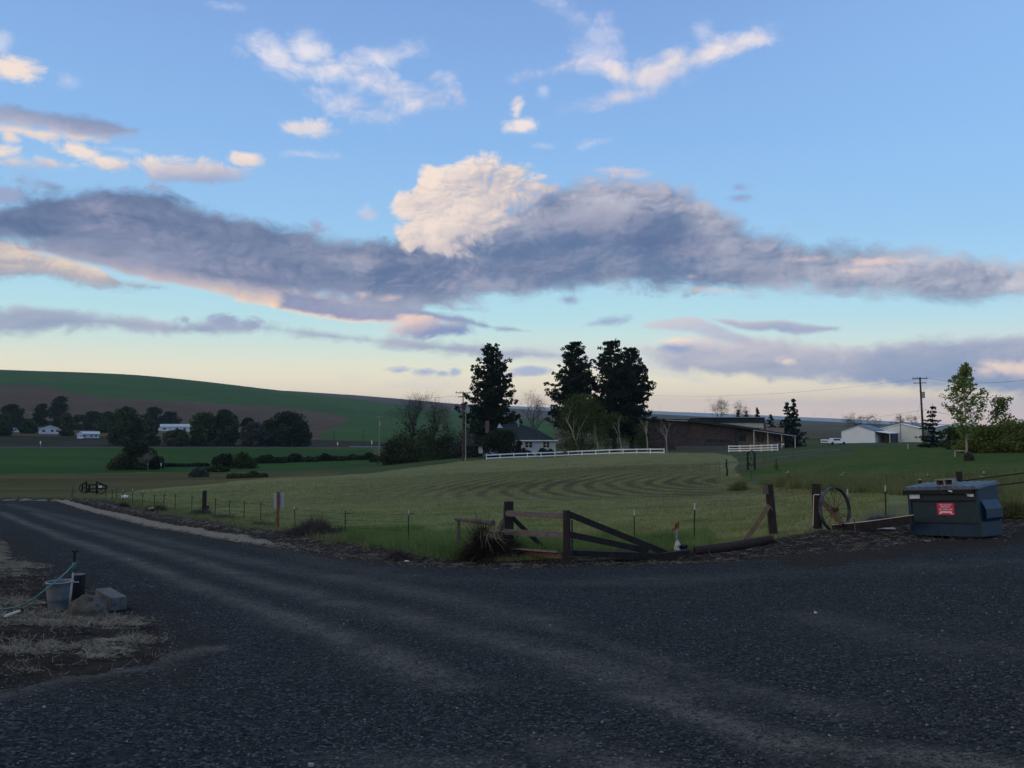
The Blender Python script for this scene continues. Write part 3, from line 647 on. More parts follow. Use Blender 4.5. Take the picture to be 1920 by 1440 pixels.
# ------------------------------------------------------------------ ground: one sheet on a grid that widens with distance, cut into its fields
def build_ground():
    az = np.concatenate([np.arange(-180, -42, 2.0), np.arange(-42, 42, 0.085), np.arange(42, 180, 2.0)]) * math.pi / 180
    rr = np.concatenate([[0.6, 1.2, 2.0, 2.6, 3.2], np.exp(np.arange(math.log(3.8), math.log(95), 0.0085)), np.exp(np.arange(math.log(95.5), math.log(420), 0.009)), np.exp(np.arange(math.log(424), math.log(13100), 0.02))])
    A, R = np.meshgrid(az, rr)          # rows: rings
    X = R * np.sin(A); Y = R * np.cos(A); Z = H(X, Y)
    nr, na = A.shape
    I = np.arange(nr * na).reshape(nr, na)
    nx = np.roll(I, -1, axis=1)
    Fc = np.stack([I[:-1], nx[:-1], nx[1:], I[1:]], -1).reshape(-1, 4)
    Fc = Fc[:, ::-1]
    V = np.stack([X, Y, Z], -1).reshape(-1, 3)
    cen = V[Fc].mean(1)
    # the wrap-around column is fine: the last azimuth joins the first
    x, y, z = cen.T; r = np.hypot(x, y); a = np.arctan2(x, y)
    zs = H(x, y, False)
    px, py = proj(x, y, zs)
    jit = fbm(x * .8 * 20 / np.maximum(r, 10), y * .8 * 20 / np.maximum(r, 10), 3, 4)
    jx = fbm(x * 1.3 * 20 / np.maximum(r, 10) + 50, y * 1.3 * 20 / np.maximum(r, 10), 4, 4)
    px2 = px + jx * 9; py2 = py + jit * np.where(r > 350, 1.0, 4.0)
    behind = np.abs(a) > 0.8
    Zi = np.full(len(Fc), GN.index('valley_ground'))
    def setz(m_, n): Zi[m_] = GN.index(n)
    setz(r > 355, 'valley_ground')
    # far fields by photo outline and range
    far = (r > 470) & (r < 2700)
    setz(far, 'green_hill')
    brown = [(-900, 722), (60, 720), (110, 728), (150, 740), (190, 745), (300, 755), (400, 758), (500, 761), (560, 766), (640, 780), (652, 786), (630, 797), (600, 812), (585, 832), (-900, 850)]
    setz(far & (inpoly(px2, py2, brown)), 'ploughed_hill')
    setz(far & inpoly(px2, py2, [(185, 745), (420, 757), (300, 762), (200, 752)]), 'ploughed_hill')
    purple = [(545, 728), (600, 736), (680, 748), (780, 762), (870, 772), (960, 782), (1040, 790), (1100, 800), (1100, 700), (545, 700)]
    setz(far & (inpoly(px2, py2, purple)), 'bare_hill')
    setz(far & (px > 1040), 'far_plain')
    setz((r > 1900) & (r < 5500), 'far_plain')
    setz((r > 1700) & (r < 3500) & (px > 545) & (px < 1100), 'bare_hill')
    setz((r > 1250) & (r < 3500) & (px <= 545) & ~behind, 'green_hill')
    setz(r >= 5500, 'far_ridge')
    # valley
    v = (r <= 347)
    setz(v, 'pasture')
    setz(v & (r > 172) & (px < 700), 'green_meadow')
    setz(v & (px <= 430) & (r > 84) & (r < 172 + jit * 12), 'dry_meadow')
    setz(v & (px > 430) & (px < 640) & (r > 100) & (r < 150) & inpoly(px2, py2, [(430, 880), (560, 886), (640, 884), (620, 892), (430, 905)]), 'dry_meadow')
    setz((r > 347) & (r < 358) & (px < 760), 'highway')
    # home field
    field = [(195, 928), (330, 913), (450, 901), (560, 894), (700, 885), (800, 874), (870, 866), (920, 862), (1100, 854), (1250, 848), (1345, 850), (1372, 855), (1385, 866), (1376, 882), (1395, 905), (1450, 913), (1560, 918), (1700, 922), (2600, 925), (2600, 1200), (-400, 1200), (100, 960)]
    setz((r < 175) & ~behind & inpoly(px2, py2, field), 'hay_field')
    lawn = [(1384, 905), (1400, 886), (1480, 868), (1560, 853), (1700, 841), (1790, 835), (3500, 835), (3500, 928), (1700, 924), (1560, 919), (1450, 914)]
    setz((r < 135) & ~behind & inpoly(px2, py2, lawn), 'lawn')
    setz((r >= 88) & (r < 240) & (px > 1340) & ~inpoly(px2, py2, field), 'pasture')
    setz((r >= 88) & (r < 130) & (px > 1600) & (py2 > 834), 'lawn')
    d = edge_d(x, y) + jit * .35
    front = ~behind & (r < 92)
    wid = np.interp(px, [-200, 0, 200, 300, 500, 640, 700, 800, 950, 1060, 1290, 1350, 1450, 1530, 1600, 1700, 1920, 2300], [3, 3, 5, 4.6, 3.9, 3.4, 2.6, 1.7, 1.6, 2.0, 2.5, 3.0, 3.7, 3.9, 4.2, 4.0, 6.0, 6.0])
    setz(front & (d < wid + jit * .5), 'roadside_verge')
    setz((front & (d < 0)) | (behind & (r < 60)), 'gravel_yard')
    left = [(-900, 995), (0, 1003), (18, 1020), (46, 1062), (100, 1085), (190, 1105), (245, 1140), (305, 1180), (320, 1215), (285, 1243), (170, 1262), (0, 1292), (-900, 1330)]
    setz(~behind & (r < 40) & inpoly(px + jx * 26, py + jit * 10, left), 'roadside_verge')
    # dust tracks, dirt, straw, mowing marks as masks
    vx, vy_ = V[:, 0], V[:, 1]; vr = np.hypot(vx, vy_)
    vpx, vpy = proj(vx, vy_, H(vx, vy_, False))
    ok = (vr < 110) & (np.abs(np.arctan2(vx, vy_)) < .9)
    dust = np.zeros(len(V)); dirt = np.zeros(len(V)); straw = np.zeros(len(V)); mow = np.zeros(len(V)); lush = np.zeros(len(V))
    xi, yi = vx[ok], vy_[ok]
    wob = fbm(xi * .7, yi * .7, 77, 4); wob2 = fbm(xi * 2.5, yi * 2.5, 78, 4)
    tracks = [([(20, 945), (150, 975), (330, 1022), (520, 1062), (680, 1090), (860, 1128), (1000, 1162)], .55, .55),
              ([(60, 960), (220, 1010), (400, 1062), (600, 1120), (760, 1160), (900, 1192), (1060, 1232), (1180, 1270), (1300, 1305)], .40, .75),
              ([(0, 960), (120, 1010), (300, 1070), (430, 1120), (540, 1160), (640, 1195), (760, 1245), (860, 1278)], .30, .95),
              ([(860, 1128), (1010, 1165), (1200, 1225), (1420, 1300), (1600, 1340)], .22, .45),
              ([(1180, 1300), (1300, 1340), (1420, 1380), (1520, 1400), (1700, 1420), (1920, 1440), (2100, 1465)], .22, .85),
              ([(1050, 1395), (1150, 1430), (1300, 1480)], .22, .7),
              ([(480, 1010), (640, 1062), (800, 1085), (1000, 1092), (1300, 1085), (1600, 1070), (1900, 1050)], .8, .28),
              ([(-200, 1330), (0, 1304), (120, 1272), (210, 1252), (300, 1238), (400, 1215)], .16, 1.5),
              ([(-200, 1290), (0, 1284), (180, 1262), (330, 1246)], .10, 1.0),
              ([(620, 1420), (760, 1432), (900, 1440)], .2, .5), ([(1500, 1150), (1700, 1200), (1920, 1230)], .4, .35)]
    dd = np.zeros(len(xi))
    for pts, wd, st in tracks:
        Q = [unproj(*p) for p in pts]
        ds, _ = seg_dist(xi + wob * .12, yi + wob * .12, Q)
        dd = np.maximum(dd, st * np.exp(-(ds / wd) ** 2) * (0.75 + .6 * wob2))
    dust[ok] = np.clip(dd, 0, 1.6)
    e = edge_d(xi, yi)
    pxo, pyo = vpx[ok], vpy[ok]
    dz = np.exp(-((np.minimum(e, 0)) / .45) ** 2) * .8
    dz = np.maximum(dz, 1.0 * (inpoly(pxo + 20 * wob, pyo + 6 * wob2, [(1450, 1035), (1700, 1000), (1960, 960), (1960, 1020), (1750, 1035), (1560, 1060), (1450, 1058)])))
    dz = np.maximum(dz, 0.5 * inpoly(pxo + 40 * wob, pyo + 8 * wob2, [(-300, 1000), (20, 1005), (300, 1130), (420, 1200), (380, 1290), (-300, 1330)]))
    dirt[ok] = dz
    roadm = np.clip((-6 - xi) / 3, 0, 1)
    st = roadm * (np.exp(-((e - .62) / .45) ** 2) * 1.2 + .25 - 1.1 * np.exp(-((e - 1.5) / .3) ** 2)) + (1 - roadm) * .1
    leftp = inpoly(pxo, pyo, left)
    sp = np.zeros(len(xi)) - .35
    for (cx, cy, ax, ay) in [(120, 1162, 190, 17), (30, 1132, 70, 12), (70, 1215, 90, 12), (190, 1215, 70, 22), (2, 1040, 26, 46), (40, 1060, 70, 16), (230, 1170, 60, 12), (260, 1200, 60, 10)]:
        sp = np.maximum(sp, 1.0 - ((pxo - cx) / ax) ** 2 - ((pyo - cy) / ay) ** 2)
    straw[ok] = np.where(leftp, np.clip(sp * .7 + .25 * wob2, -.5, .36), st)
    # mowing rows: nested bends round the right end of the field
    C = np.array(unproj(1430, 897)); q = np.hypot((xi - C[0]) * 1.0, (yi - C[1]) * .62)
    row = np.sin((q + fbm(xi * .12, yi * .12, 6, 3) * .8) * 2 * math.pi / 1.75) * .5 + .5
    m1 = np.clip((pyo - 862) / 14, 0, 1) * np.clip((948 - pyo) / 26, 0, 1) * np.clip((1380 - pxo) / 60, 0, 1) * np.clip((pxo - 560) / 400, 0.0, 1)
    mm = row ** 2 * m1 * .9 + .45 * np.clip(fbm(xi * .05, yi * .16, 12, 4) * 2 + .1, 0, 1) * np.clip((985 - pyo) / 40, 0, 1) + .5 * m1 * .6
    mow[ok] = np.clip(mm, 0, 1)
    lush[ok] = np.clip(np.clip((pyo - 950) / 45, 0, 1) + fbm(xi * .2, yi * .4, 15, 4) * .8, 0, 1) * np.clip((1420 - pxo) / 300, .45, 1)
    lm = inpoly(pxo, pyo, [(1384, 905), (1480, 902), (1920, 900), (2500, 900), (2500, 930), (1384, 925)])
    mow[ok] = np.where(lm, np.maximum(mow[ok], .7), mow[ok])
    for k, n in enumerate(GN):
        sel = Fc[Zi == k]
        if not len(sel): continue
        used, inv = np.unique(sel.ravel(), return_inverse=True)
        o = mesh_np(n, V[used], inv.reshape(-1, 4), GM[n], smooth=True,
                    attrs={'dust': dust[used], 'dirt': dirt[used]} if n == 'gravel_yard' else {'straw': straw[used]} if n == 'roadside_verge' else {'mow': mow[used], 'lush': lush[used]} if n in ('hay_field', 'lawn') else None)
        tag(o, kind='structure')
build_ground()

# ------------------------------------------------------------------ object materials
M = {}
M['old_wood'] = mat('old_wood', (.085, .074, .066), (.125, .110, .098), (.05, .042, .038), 3, stretch=(1, 1, 5), bump=.01, bscale=12)
M['rail_wood'] = mat('rail_wood', (.115, .095, .090), (.170, .145, .138), (.075, .06, .056), 2.5, stretch=(2, 2, 9), bump=.008, bscale=10)
M['dark_wood'] = mat('dark_wood', (.012, .012, .014), (.024, .022, .024), (.034, .03, .03), 5, stretch=(3, 3, 1), bump=.006)
M['creosote'] = mat('creosote', (.018, .014, .015), (.034, .024, .024), (.05, .035, .032), 4, stretch=(3, 3, .6), bump=.006)
M['brown_wood'] = mat('brown_wood', (.11, .07, .040), (.16, .105, .062), (.06, .042, .03), 4, stretch=(3, 3, 3), bump=.008)
M['sign_post'] = mat('sign_post', (.12, .050, .026), (.17, .075, .038), None, 6, stretch=(3, 3, 1))
M['black_rubber'] = mat('black_iron', (.012, .012, .014), (.02, .018, .018), None, 6)
M['rust'] = mat('rust', (.045, .022, .014), (.09, .04, .022), None, 9, rough=.8)
M['red_paint'] = mat('red_paint', (.22, .03, .025), (.14, .02, .02), None, 12, rough=.6)
M['t_post'] = mat('t_post', (.016, .026, .020), (.03, .035, .03), None, 8)
M['white_tip'] = mat('white_tip', (.42, .42, .40))
M['galv'] = mat('galvanised', (.20, .23, .26), (.30, .33, .36), (.12, .12, .12), 9, rough=.5, metal=.3)
M['tub'] = mat('tub', (.10, .115, .13), (.16, .18, .20), (.20, .19, .17), 5, rough=.7, c3t=(.6, .75))
M['hose'] = mat('hose', (.030, .12, .115), (.045, .15, .14), None, 4, rough=.45, spec=.3)
M['wheel_iron'] = mat('wheel_iron', (.022, .026, .034), (.075, .09, .115), (.05, .03, .025), 5, rough=.6, metal=.3)
M['stone'] = mat('stone', (.050, .046, .042), (.095, .085, .075), (.035, .031, .029), 6, bump=.035, bscale=14, obj=True)
M['concrete'] = mat('concrete', (.20, .21, .22), (.28, .29, .30), (.14, .15, .15), 7, bump=.004, bscale=50)
M['dark_concrete'] = mat('dark_concrete', (.07, .075, .08), (.115, .12, .125), (.045, .047, .05), 6, bump=.004, bscale=50)
M['plastic_wrap'] = mat('plastic_wrap', (.36, .35, .33), (.50, .49, .47), (.30, .28, .25), 14, rough=.5, bump=.02)
M['white_vinyl'] = mat('white_vinyl', (.74, .77, .80), (.68, .70, .72), None, 2)
M['white_bits'] = mat('white_bits', (.55, .56, .58), (.70, .70, .70), None, 10)
M['dumpster'] = mat('dumpster_green', (.006, .020, .032), (.010, .029, .043), (.016, .036, .042), 2.2, rough=.55, spec=.4)
M['dumpster_blue'] = mat('dumpster_blue', (.004, .022, .050), (.006, .030, .066), (.008, .038, .058), 2.0, rough=.5, spec=.4)
M['dumpster_dark'] = mat('dumpster_dark', (.006, .009, .012), (.010, .013, .018), None, 3, rough=.6)
M['lid'] = mat('lid_plastic', (.060, .080, .115), (.09, .115, .155), None, 3, rough=.5, spec=.4)
M['label_red'] = mat('label_red', (.60, .040, .095), (.52, .035, .08), None, 6)
M['label_white'] = mat('label_white', (.78, .60, .66))
M['sticker'] = mat('sticker', (.62, .66, .72), (.50, .54, .60), None, 20)
M['brick'] = mat('brick', (.060, .042, .038), (.095, .064, .056), (.045, .034, .032), .8, bump=.0, c3t=(.5, .62))
M['pale_wall'] = mat('pale_brick', (.20, .155, .125), (.26, .205, .165), None, 1.2)
M['fascia'] = mat('fascia', (.018, .022, .026), (.03, .034, .038), None, .6)
M['cream'] = mat('cream_panel', (.46, .45, .38), (.40, .39, .34), None, .4)
M['edge_metal'] = mat('edge_metal', (.30, .31, .33))
M['glass'] = mat('dark_glass', (.018, .024, .032), rough=.12, spec=.6)
M['curtain'] = mat('curtain', (.13, .14, .15))
M['frame'] = mat('window_frame', (.55, .50, .44))
M['house_white'] = mat('house_white', (.46, .50, .56), (.38, .43, .50), None, .7)
M['roof_green'] = mat('roof_green', (.012, .022, .026), (.020, .032, .036), None, 1.5)
M['chimney'] = mat('chimney_brick', (.09, .06, .052), (.15, .10, .085), (.10, .06, .05), 6)
M['shed_white'] = mat('shed_white', (.82, .86, .90), (.76, .80, .85), None, .4)
M['shed_beige'] = mat('shed_beige', (.66, .67, .62), (.60, .61, .57), None, .4)
M['shed_blue'] = mat('shed_blue', (.34, .42, .47), (.30, .37, .42), None, .4)
M['roof_blue'] = mat('roof_blue', (.12, .18, .26), (.15, .21, .29), None, .5)
M['roof_grey'] = mat('roof_grey', (.45, .49, .55), (.38, .42, .48), None, .5)
M['roof_dark'] = mat('roof_dark', (.03, .035, .045), (.05, .055, .065), None, .5)
M['far_white'] = mat('far_white', (.55, .60, .66), (.45, .50, .56), None, .3)
M['far_tan'] = mat('far_tan', (.25, .22, .18), (.20, .18, .15), None, .3)
M['pole_wood'] = mat('pole_wood', (.055, .035, .028), (.085, .055, .042), None, 1.5, stretch=(3, 3, .5))
M['pole_grey'] = mat('pole_grey', (.20, .19, .16), (.26, .25, .21), None, 1.5)
M['wire'] = mat('wire', (.05, .05, .055))
M['bark_dark'] = mat('bark_dark', (.022, .017, .015), (.04, .03, .026), None, 2)
M['bark_birch'] = mat('bark_birch', (.30, .28, .25), (.20, .18, .16), (.05, .045, .04), 1.6, c3t=(.58, .66))
M['bark_pale'] = mat('bark_pale', (.34, .32, .27), (.26, .24, .20), None, 2)
M['twig_grey'] = mat('twig_grey', (.065, .052, .046), (.10, .08, .07), None, 1)
M['twig_pale'] = mat('twig_pale', (.20, .17, .15), (.14, .12, .11), None, 1)
M['pine'] = leaf('pine_needles', (.007, .013, .009), (.026, .040, .022), .35)
M['conifer'] = leaf('conifer_needles', (.010, .020, .016), (.022, .036, .026), .8)
M['willow'] = leaf('young_leaves', (.030, .046, .012), (.080, .105, .026), .5)
M['shrub_green'] = leaf('shrub_leaves', (.052, .078, .020), (.140, .170, .044), .9)
M['brush'] = leaf('bare_brush', (.018, .016, .013), (.04, .038, .028), .5)
M['maple'] = leaf('maple_leaves', (.080, .130, .030), (.170, .230, .060), 1.0)
M['far_dark'] = leaf('far_dark_leaves', (.012, .020, .011), (.032, .046, .020), .15)
M['far_mid'] = leaf('far_leaves', (.018, .034, .012), (.052, .078, .026), .15)
M['far_olive'] = leaf('far_olive_leaves', (.030, .042, .018), (.060, .072, .030), .15)
M['far_grey'] = leaf('far_grey_leaves', (.040, .048, .040), (.075, .085, .068), .15)
M['plum'] = leaf('purple_leaves', (.016, .008, .010), (.03, .014, .016), .6)
M['tumble'] = leaf('dry_twigs', (.055, .046, .046), (.115, .095, .092), 2.0)
M['tumble_dark'] = leaf('dark_dry_twigs', (.022, .016, .015), (.055, .040, .034), 2.0)
M['sage'] = leaf('sage_twigs', (.10, .11, .13), (.19, .20, .22), 2.0)
M['straw'] = leaf('straw', (.15, .13, .10), (.34, .30, .23), 3.0)
M['grass_field'] = leaf('grass_blades', (.085, .115, .034), (.34, .35, .16), .6)
M['grass_lush'] = leaf('grass_lush', (.050, .105, .028), (.17, .24, .08), .5)
M['grass_tall'] = leaf('tall_grass', (.060, .088, .030), (.20, .215, .10), .5)
pm = bpy.data.materials.new('pebbles'); pm.use_nodes = True; t = NT(pm.node_tree); ge = t.n.new('ShaderNodeNewGeometry')
t.l.new(t.ramp(ge.outputs['Random Per Island'], [(0, (.020, .024, .029)), (.6, (.034, .038, .043)), (.88, (.062, .067, .072)), (.985, (.10, .105, .11)), (1, (.22, .22, .215))]), t.n['Principled BSDF'].inputs['Base Color']); t.n['Principled BSDF'].inputs['Roughness'].default_value = .8
M['pebble'] = pm
M['white_turbine'] = mat('turbine', (.7, .7, .7))

def W(mb, name, m, parent, smooth=False):      # build in world coordinates under a thing
    o = mb.build(name, M[m] if isinstance(m, str) else m, parent, smooth)
    p = parent; off = Vector((0, 0, 0))
    if p is not None and p.parent is None: o.location = -Vector(p.location)
    return o

# ------------------------------------------------------------------ vegetation generators (numpy)
def leaf_quads(C, R, per, size, seed, shell=.45, aspect=.7):
    """small leaf-sized faces through ellipsoids at C with radii R"""
    g = np.random.default_rng(seed); C = np.repeat(np.asarray(C, float), per, 0); R = np.repeat(np.asarray(R, float), per, 0)
    size = size * 1.55
    n = len(C); d = g.normal(size=(n, 3)); d /= np.linalg.norm(d, axis=1)[:, None]
    p = C + d * R * (g.random(n) ** shell)[:, None]
    u = g.normal(size=(n, 3)); u /= np.linalg.norm(u, axis=1)[:, None]
    v = np.cross(u, g.normal(size=(n, 3))); v /= np.linalg.norm(v, axis=1)[:, None]
    s = size * (0.6 + .8 * g.random(n))[:, None]
    V = np.stack([p - u * s, p + v * s * aspect, p + u * s, p - v * s * aspect], 1).reshape(-1, 3)
    return V, np.arange(4 * n).reshape(-1, 4)
def strands(P0, DIR, L, wd, seed, bend=.5, segs=3):
    """curved ribbons starting at P0 going DIR*L; returns verts/quads"""
    g = np.random.default_rng(seed); n = len(P0)
    DIR = DIR / np.linalg.norm(DIR, axis=1)[:, None]
    b = g.normal(size=(n, 3)) * bend
    sd = np.cross(DIR, g.normal(size=(n, 3))); sd /= np.linalg.norm(sd, axis=1)[:, None]
    rows = []
    for k in range(segs + 1):
        t_ = k / segs
        p = P0 + DIR * (L * t_)[:, None] + b * (L * t_ * t_)[:, None]
        wk = np.broadcast_to(np.asarray(wd, float) * (1 - .8 * t_), (n,))[:, None]
        rows.append(np.stack([p - sd * wk, p + sd * wk], 1))
    V = np.stack(rows, 1).reshape(-1, 3)          # per strand (segs+1)*2
    b0 = np.arange(n)[:, None] * (segs + 1) * 2
    Fq = np.concatenate([np.stack([b0[:, 0] + 2 * k, b0[:, 0] + 2 * k + 1, b0[:, 0] + 2 * k + 3, b0[:, 0] + 2 * k + 2], 1) for k in range(segs)])
    return V, Fq
def limbs(mb, base, h, seed, levels=3, spread=.6, r0=.2, n0=5, up=.5, first=.25, sides=5, bend=.12, ratio=.62):
    rnd = random.Random(seed); tips = []
    def grow(p, d, L, r, lv):
        pts = [p]; rr = [r]; q = p.copy(); dd = d.copy()
        for k in range(4):
            dd = (dd + Vector((rnd.gauss(0, bend), rnd.gauss(0, bend), rnd.gauss(0, bend) + .02))).normalized()
            q = q + dd * L / 4; pts.append(q.copy()); rr.append(r * (1 - .17 * (k + 1)))
        mb.tube(pts, rr, max(3, sides - (levels - lv)), False)
        tips.append((q.copy(), lv))
        if lv > 0:
            for k in range(n0 if lv == levels else rnd.randint(3, 4)):
                t_ = first + (1 - first) * (k + rnd.random()) / (n0 if lv == levels else 4)
                i = min(3, int(t_ * 4)); a = pts[i].lerp(pts[i + 1], t_ * 4 - i if t_ < 1 else 1)
                ang = rnd.random() * 2 * math.pi
                s = Vector((math.cos(ang), math.sin(ang), 0)) * spread + dd * up + Vector((0, 0, .12))
                grow(a, s.normalized(), L * ratio * (1.1 - .45 * t_ if lv == levels else 1) * rnd.uniform(.8, 1.15), rr[i] * .55, lv - 1)
    grow(Vector(base), Vector((0, 0, 1)), h, r0, levels)
    return tips
def veg(root, name, V, Fq, m): return mesh_np(name, V, Fq, M[m], root)
def tag_tree(px, r, label, cat, name, group=None):
    return thing(name, gp(px, r), label, cat, group)

def pine(px, r, top, wpx, label, seed, skirt=.12, m='pine', lean=0, group=None, base_w=1.0, split=None):
    b = gp(px, r); h = zt(px, top, r) - b.z; w_ = wpx * r / F
    t = thing('pine_tree', b, label, 'pine tree', group); rnd = random.Random(seed)
    mb = MB(); mb.tube([(0, 0, -.3), (0, 0, h * .35), (0, 0, h * .7), (0, 0, h * .97)], [h * .021, h * .016, h * .009, .04], 8)
    C, R = [], []
    z = h * skirt
    while z < h * .985:
        f = z / h; prof = (min(1, (1 - f) * 2.1 + .10)) ** .85 * (0.85 if f < .18 else 1)
        nb = 7 if f < .75 else 5
        for k in range(nb):
            a = rnd.random() * 6.283; L = w_ / 2 * 1.03 * prof * rnd.uniform(.58, 1.10) * (base_w if f < .35 else 1)
            d = Vector((math.cos(a), math.sin(a), rnd.uniform(.05, .45)))
            e = Vector((0, 0, z)) + d * L
            mb.tube([(0, 0, z), tuple(Vector((0, 0, z)).lerp(e, .6)), tuple(e)], [.09, .06, .03], 3, False)
            nn = max(2, int(L / .75))
            for q in range(nn):
                f2 = (q + 1.0) / nn; c = Vector((0, 0, z)).lerp(e, f2) + Vector((rnd.gauss(0, .25), rnd.gauss(0, .25), rnd.gauss(0, .2)))
                s = rnd.uniform(.50, .88) * (1 - .25 * f)
                C.append(c); R.append((s, s, s * .75))
        z += h * .025
    W_ = mb.build('trunk', M['bark_dark'], t)
    V, Fq = leaf_quads(C, R, 30, .14, seed, .45)
    veg(t, 'crown', V, Fq, m)
    return t
def conifer(px, r, top, wpx, label, seed, m='conifer', skirt=.06, group=None, droop=-.12, gap=.07, name='conifer'):
    b = gp(px, r); h = zt(px, top, r) - b.z; w_ = wpx * r / F
    t = thing(name, b, label, 'conifer', group); rnd = random.Random(seed)
    mb = MB(); mb.tube([(0, 0, -.2), (0, 0, h * .5), (0, 0, h)], [h * .018, h * .011, .02], 6)
    C, R = [], []; z = h * skirt; step = h * gap
    while z < h * .99:
        f = z / h; Lb = w_ / 2 * (1 - f) ** .85 + .02 * h
        for k in range(7):
            a = rnd.random() * 6.283; L = Lb * rnd.uniform(.45, 1.15)
            e = Vector((math.cos(a) * L, math.sin(a) * L, z + droop * L + .12 * L * rnd.random()))
            nn = max(2, int(L / (.05 * h)))
            for q in range(nn):
                f2 = (q + .7) / nn; c = Vector((0, 0, z)).lerp(e, f2); s = h * .038 * rnd.uniform(.7, 1.3) * (1 - .68 * f); c.z += rnd.gauss(0, h * .018)
                C.append(c); R.append((s * 1.2, s * 1.2, s * .85))
        z += step * rnd.uniform(.8, 1.2)
    mb.build('trunk', M['bark_dark'], t)
    V, Fq = leaf_quads(C, R, 16, h * .011, seed, .6)
    veg(t, 'crown', V, Fq, m)
    return t
def crown_tree(px, r, top, wpx, label, seed, m='far_mid', name='leafy_tree', cat='tree', low=.12, lobes=26, per=70, size=None, trunk='bark_dark', base=None, group=None, flat=1.0, branches=True):
    b = gp(px, r); h = zt(px, top, r) - b.z; w_ = wpx * r / F
    t = thing(name, b, label, cat, group); rnd = random.Random(seed)
    size = size or max(.09, r * .00055)
    mb = MB()
    if branches: limbs(mb, (0, 0, -.2), h * .45, seed, 1, .7, max(.06, h * .02), 6, .6, .4, 5)
    else: mb.tube([(0, 0, -.2), (0, 0, h * .4)], [max(.05, h * .02), .05], 5)
    C, R = [], []
    for k in range(lobes):
        f = low + (1 - low) * (k + rnd.random()) / lobes
        prof = math.sin(math.pi * min(1, max(.0, (f - low) / (1 - low)) ** .8 * .80 + .16)) ** .7
        a = rnd.random() * 6.283; q = math.sqrt(rnd.random()) * w_ / 2 * prof * .8
        s = (w_ * .17 + h * .03) * rnd.uniform(.6, 1.15)
        z = min(f * h, h - s * .7)
        C.append((math.cos(a) * q, math.sin(a) * q, max(z, s * .5))); R.append((s, s, s * .8 * flat))
    mb.build('trunk', M[trunk], t)
    V, Fq = leaf_quads(C, R, per, size, seed, .5)
    veg(t, 'crown', V, Fq, m)
    return t
def bush(px, r, top, wpx, label, seed, m='shrub_green', name='bush', cat='bush', per=90, size=None, group=None, lobes=None, depth=.8):
    b = gp(px, r); h = max(.3, zt(px, top, r) - b.z); w_ = wpx * r / F; rnd = random.Random(seed)
    lobes = int(1.5 * max(16, lobes or int(w_ / h * 12))); size = max(size or .05, r * .00072) ; per = int(per * 1.3)
    C, R = [], []
    for k in range(lobes):
        x = rnd.uniform(-.5, .5) * w_; y = rnd.uniform(-.5, .5) * w_ * depth * .6
        s = h * rnd.uniform(.22, .42); e = (.62 + .38 * math.sin(x * 9.0 / max(w_, .1) + seed)) * rnd.uniform(.75, 1.0) if w_ > 2.2 * h else 1.0; e *= math.sqrt(max(0.1, 1 - (2 * x / w_) ** 2))
        C.append((x * .9, y, max(s * .5, (h * e - s * .8) * (rnd.uniform(0, 1) if k % 3 else 1)))); R.append((s, s, s * .85))
    per = max(40, int(per * .75)); V, Fq = leaf_quads(C, R, per, size, seed, .5)
    c = b + Vector((0, 0, 0)); o = mesh_np(name, V, Fq, M[m]); o.location = c
    ca, sa = math.cos(-float(azi(px))), math.sin(-float(azi(px)))
    o.rotation_euler = (0, 0, -float(azi(px)))
    return tag(o, label, cat, group)
def bare_tree(px, r, top, wpx, label, seed, m='twig_grey', name='bare_tree', r0=None, levels=3, spread=.6, up=.55, twigs=True, stem=.5, group=None, n0=6, crown=None):
    b = gp(px, r); h = zt(px, top, r) - b.z; w_ = wpx * r / F
    t = thing(name, b, label, 'tree', group); mb = MB()
    tips = limbs(mb, (0, 0, -.2), h * stem, seed, levels, spread, r0 or h * .016, n0, up, .35, 6, .14, .66)
    # fit the limb spread to the photographed width and height
    V = np.array(mb.v); sx = w_ / 2 / max(.1, np.percentile(np.abs(V[:, :2]), 99)); sz = h / V[:, 2].max()
    f = np.clip(V[:, 2] / (h * .25), 0, 1)[:, None]
    V[:, :2] *= 1 + (sx - 1) * f; V[:, 2] *= sz
    mb.v = [tuple(q) for q in V]
    mb.build('trunk', M[m], t)
    if twigs:
        T_ = np.array([(p.x * sx, p.y * sx, p.z * sz) for p, lv in tips if lv <= 1])
        g = np.random.default_rng(seed); P0 = np.repeat(T_, 9, 0); D_ = g.normal(size=P0.shape); D_[:, 2] += .8
        P0 = P0 + g.normal(size=P0.shape) * h * .012
        V2, F2 = strands(P0, D_, h * (.04 + .06 * g.random(len(P0))), max(.010, r * .00007), seed, .5, 2)
        mesh_np('twigs', V2, F2, M[m], t)
    if crown:
        mm, cnt, sz_ = crown
        V3, F3 = leaf_quads(np.array([(p.x * sx, p.y * sx, p.z * sz) for p, lv in tips]), np.full((len(tips), 3), h * .06), cnt, sz_, seed)
        mesh_np('crown', V3, F3, M[mm], t)
    return t

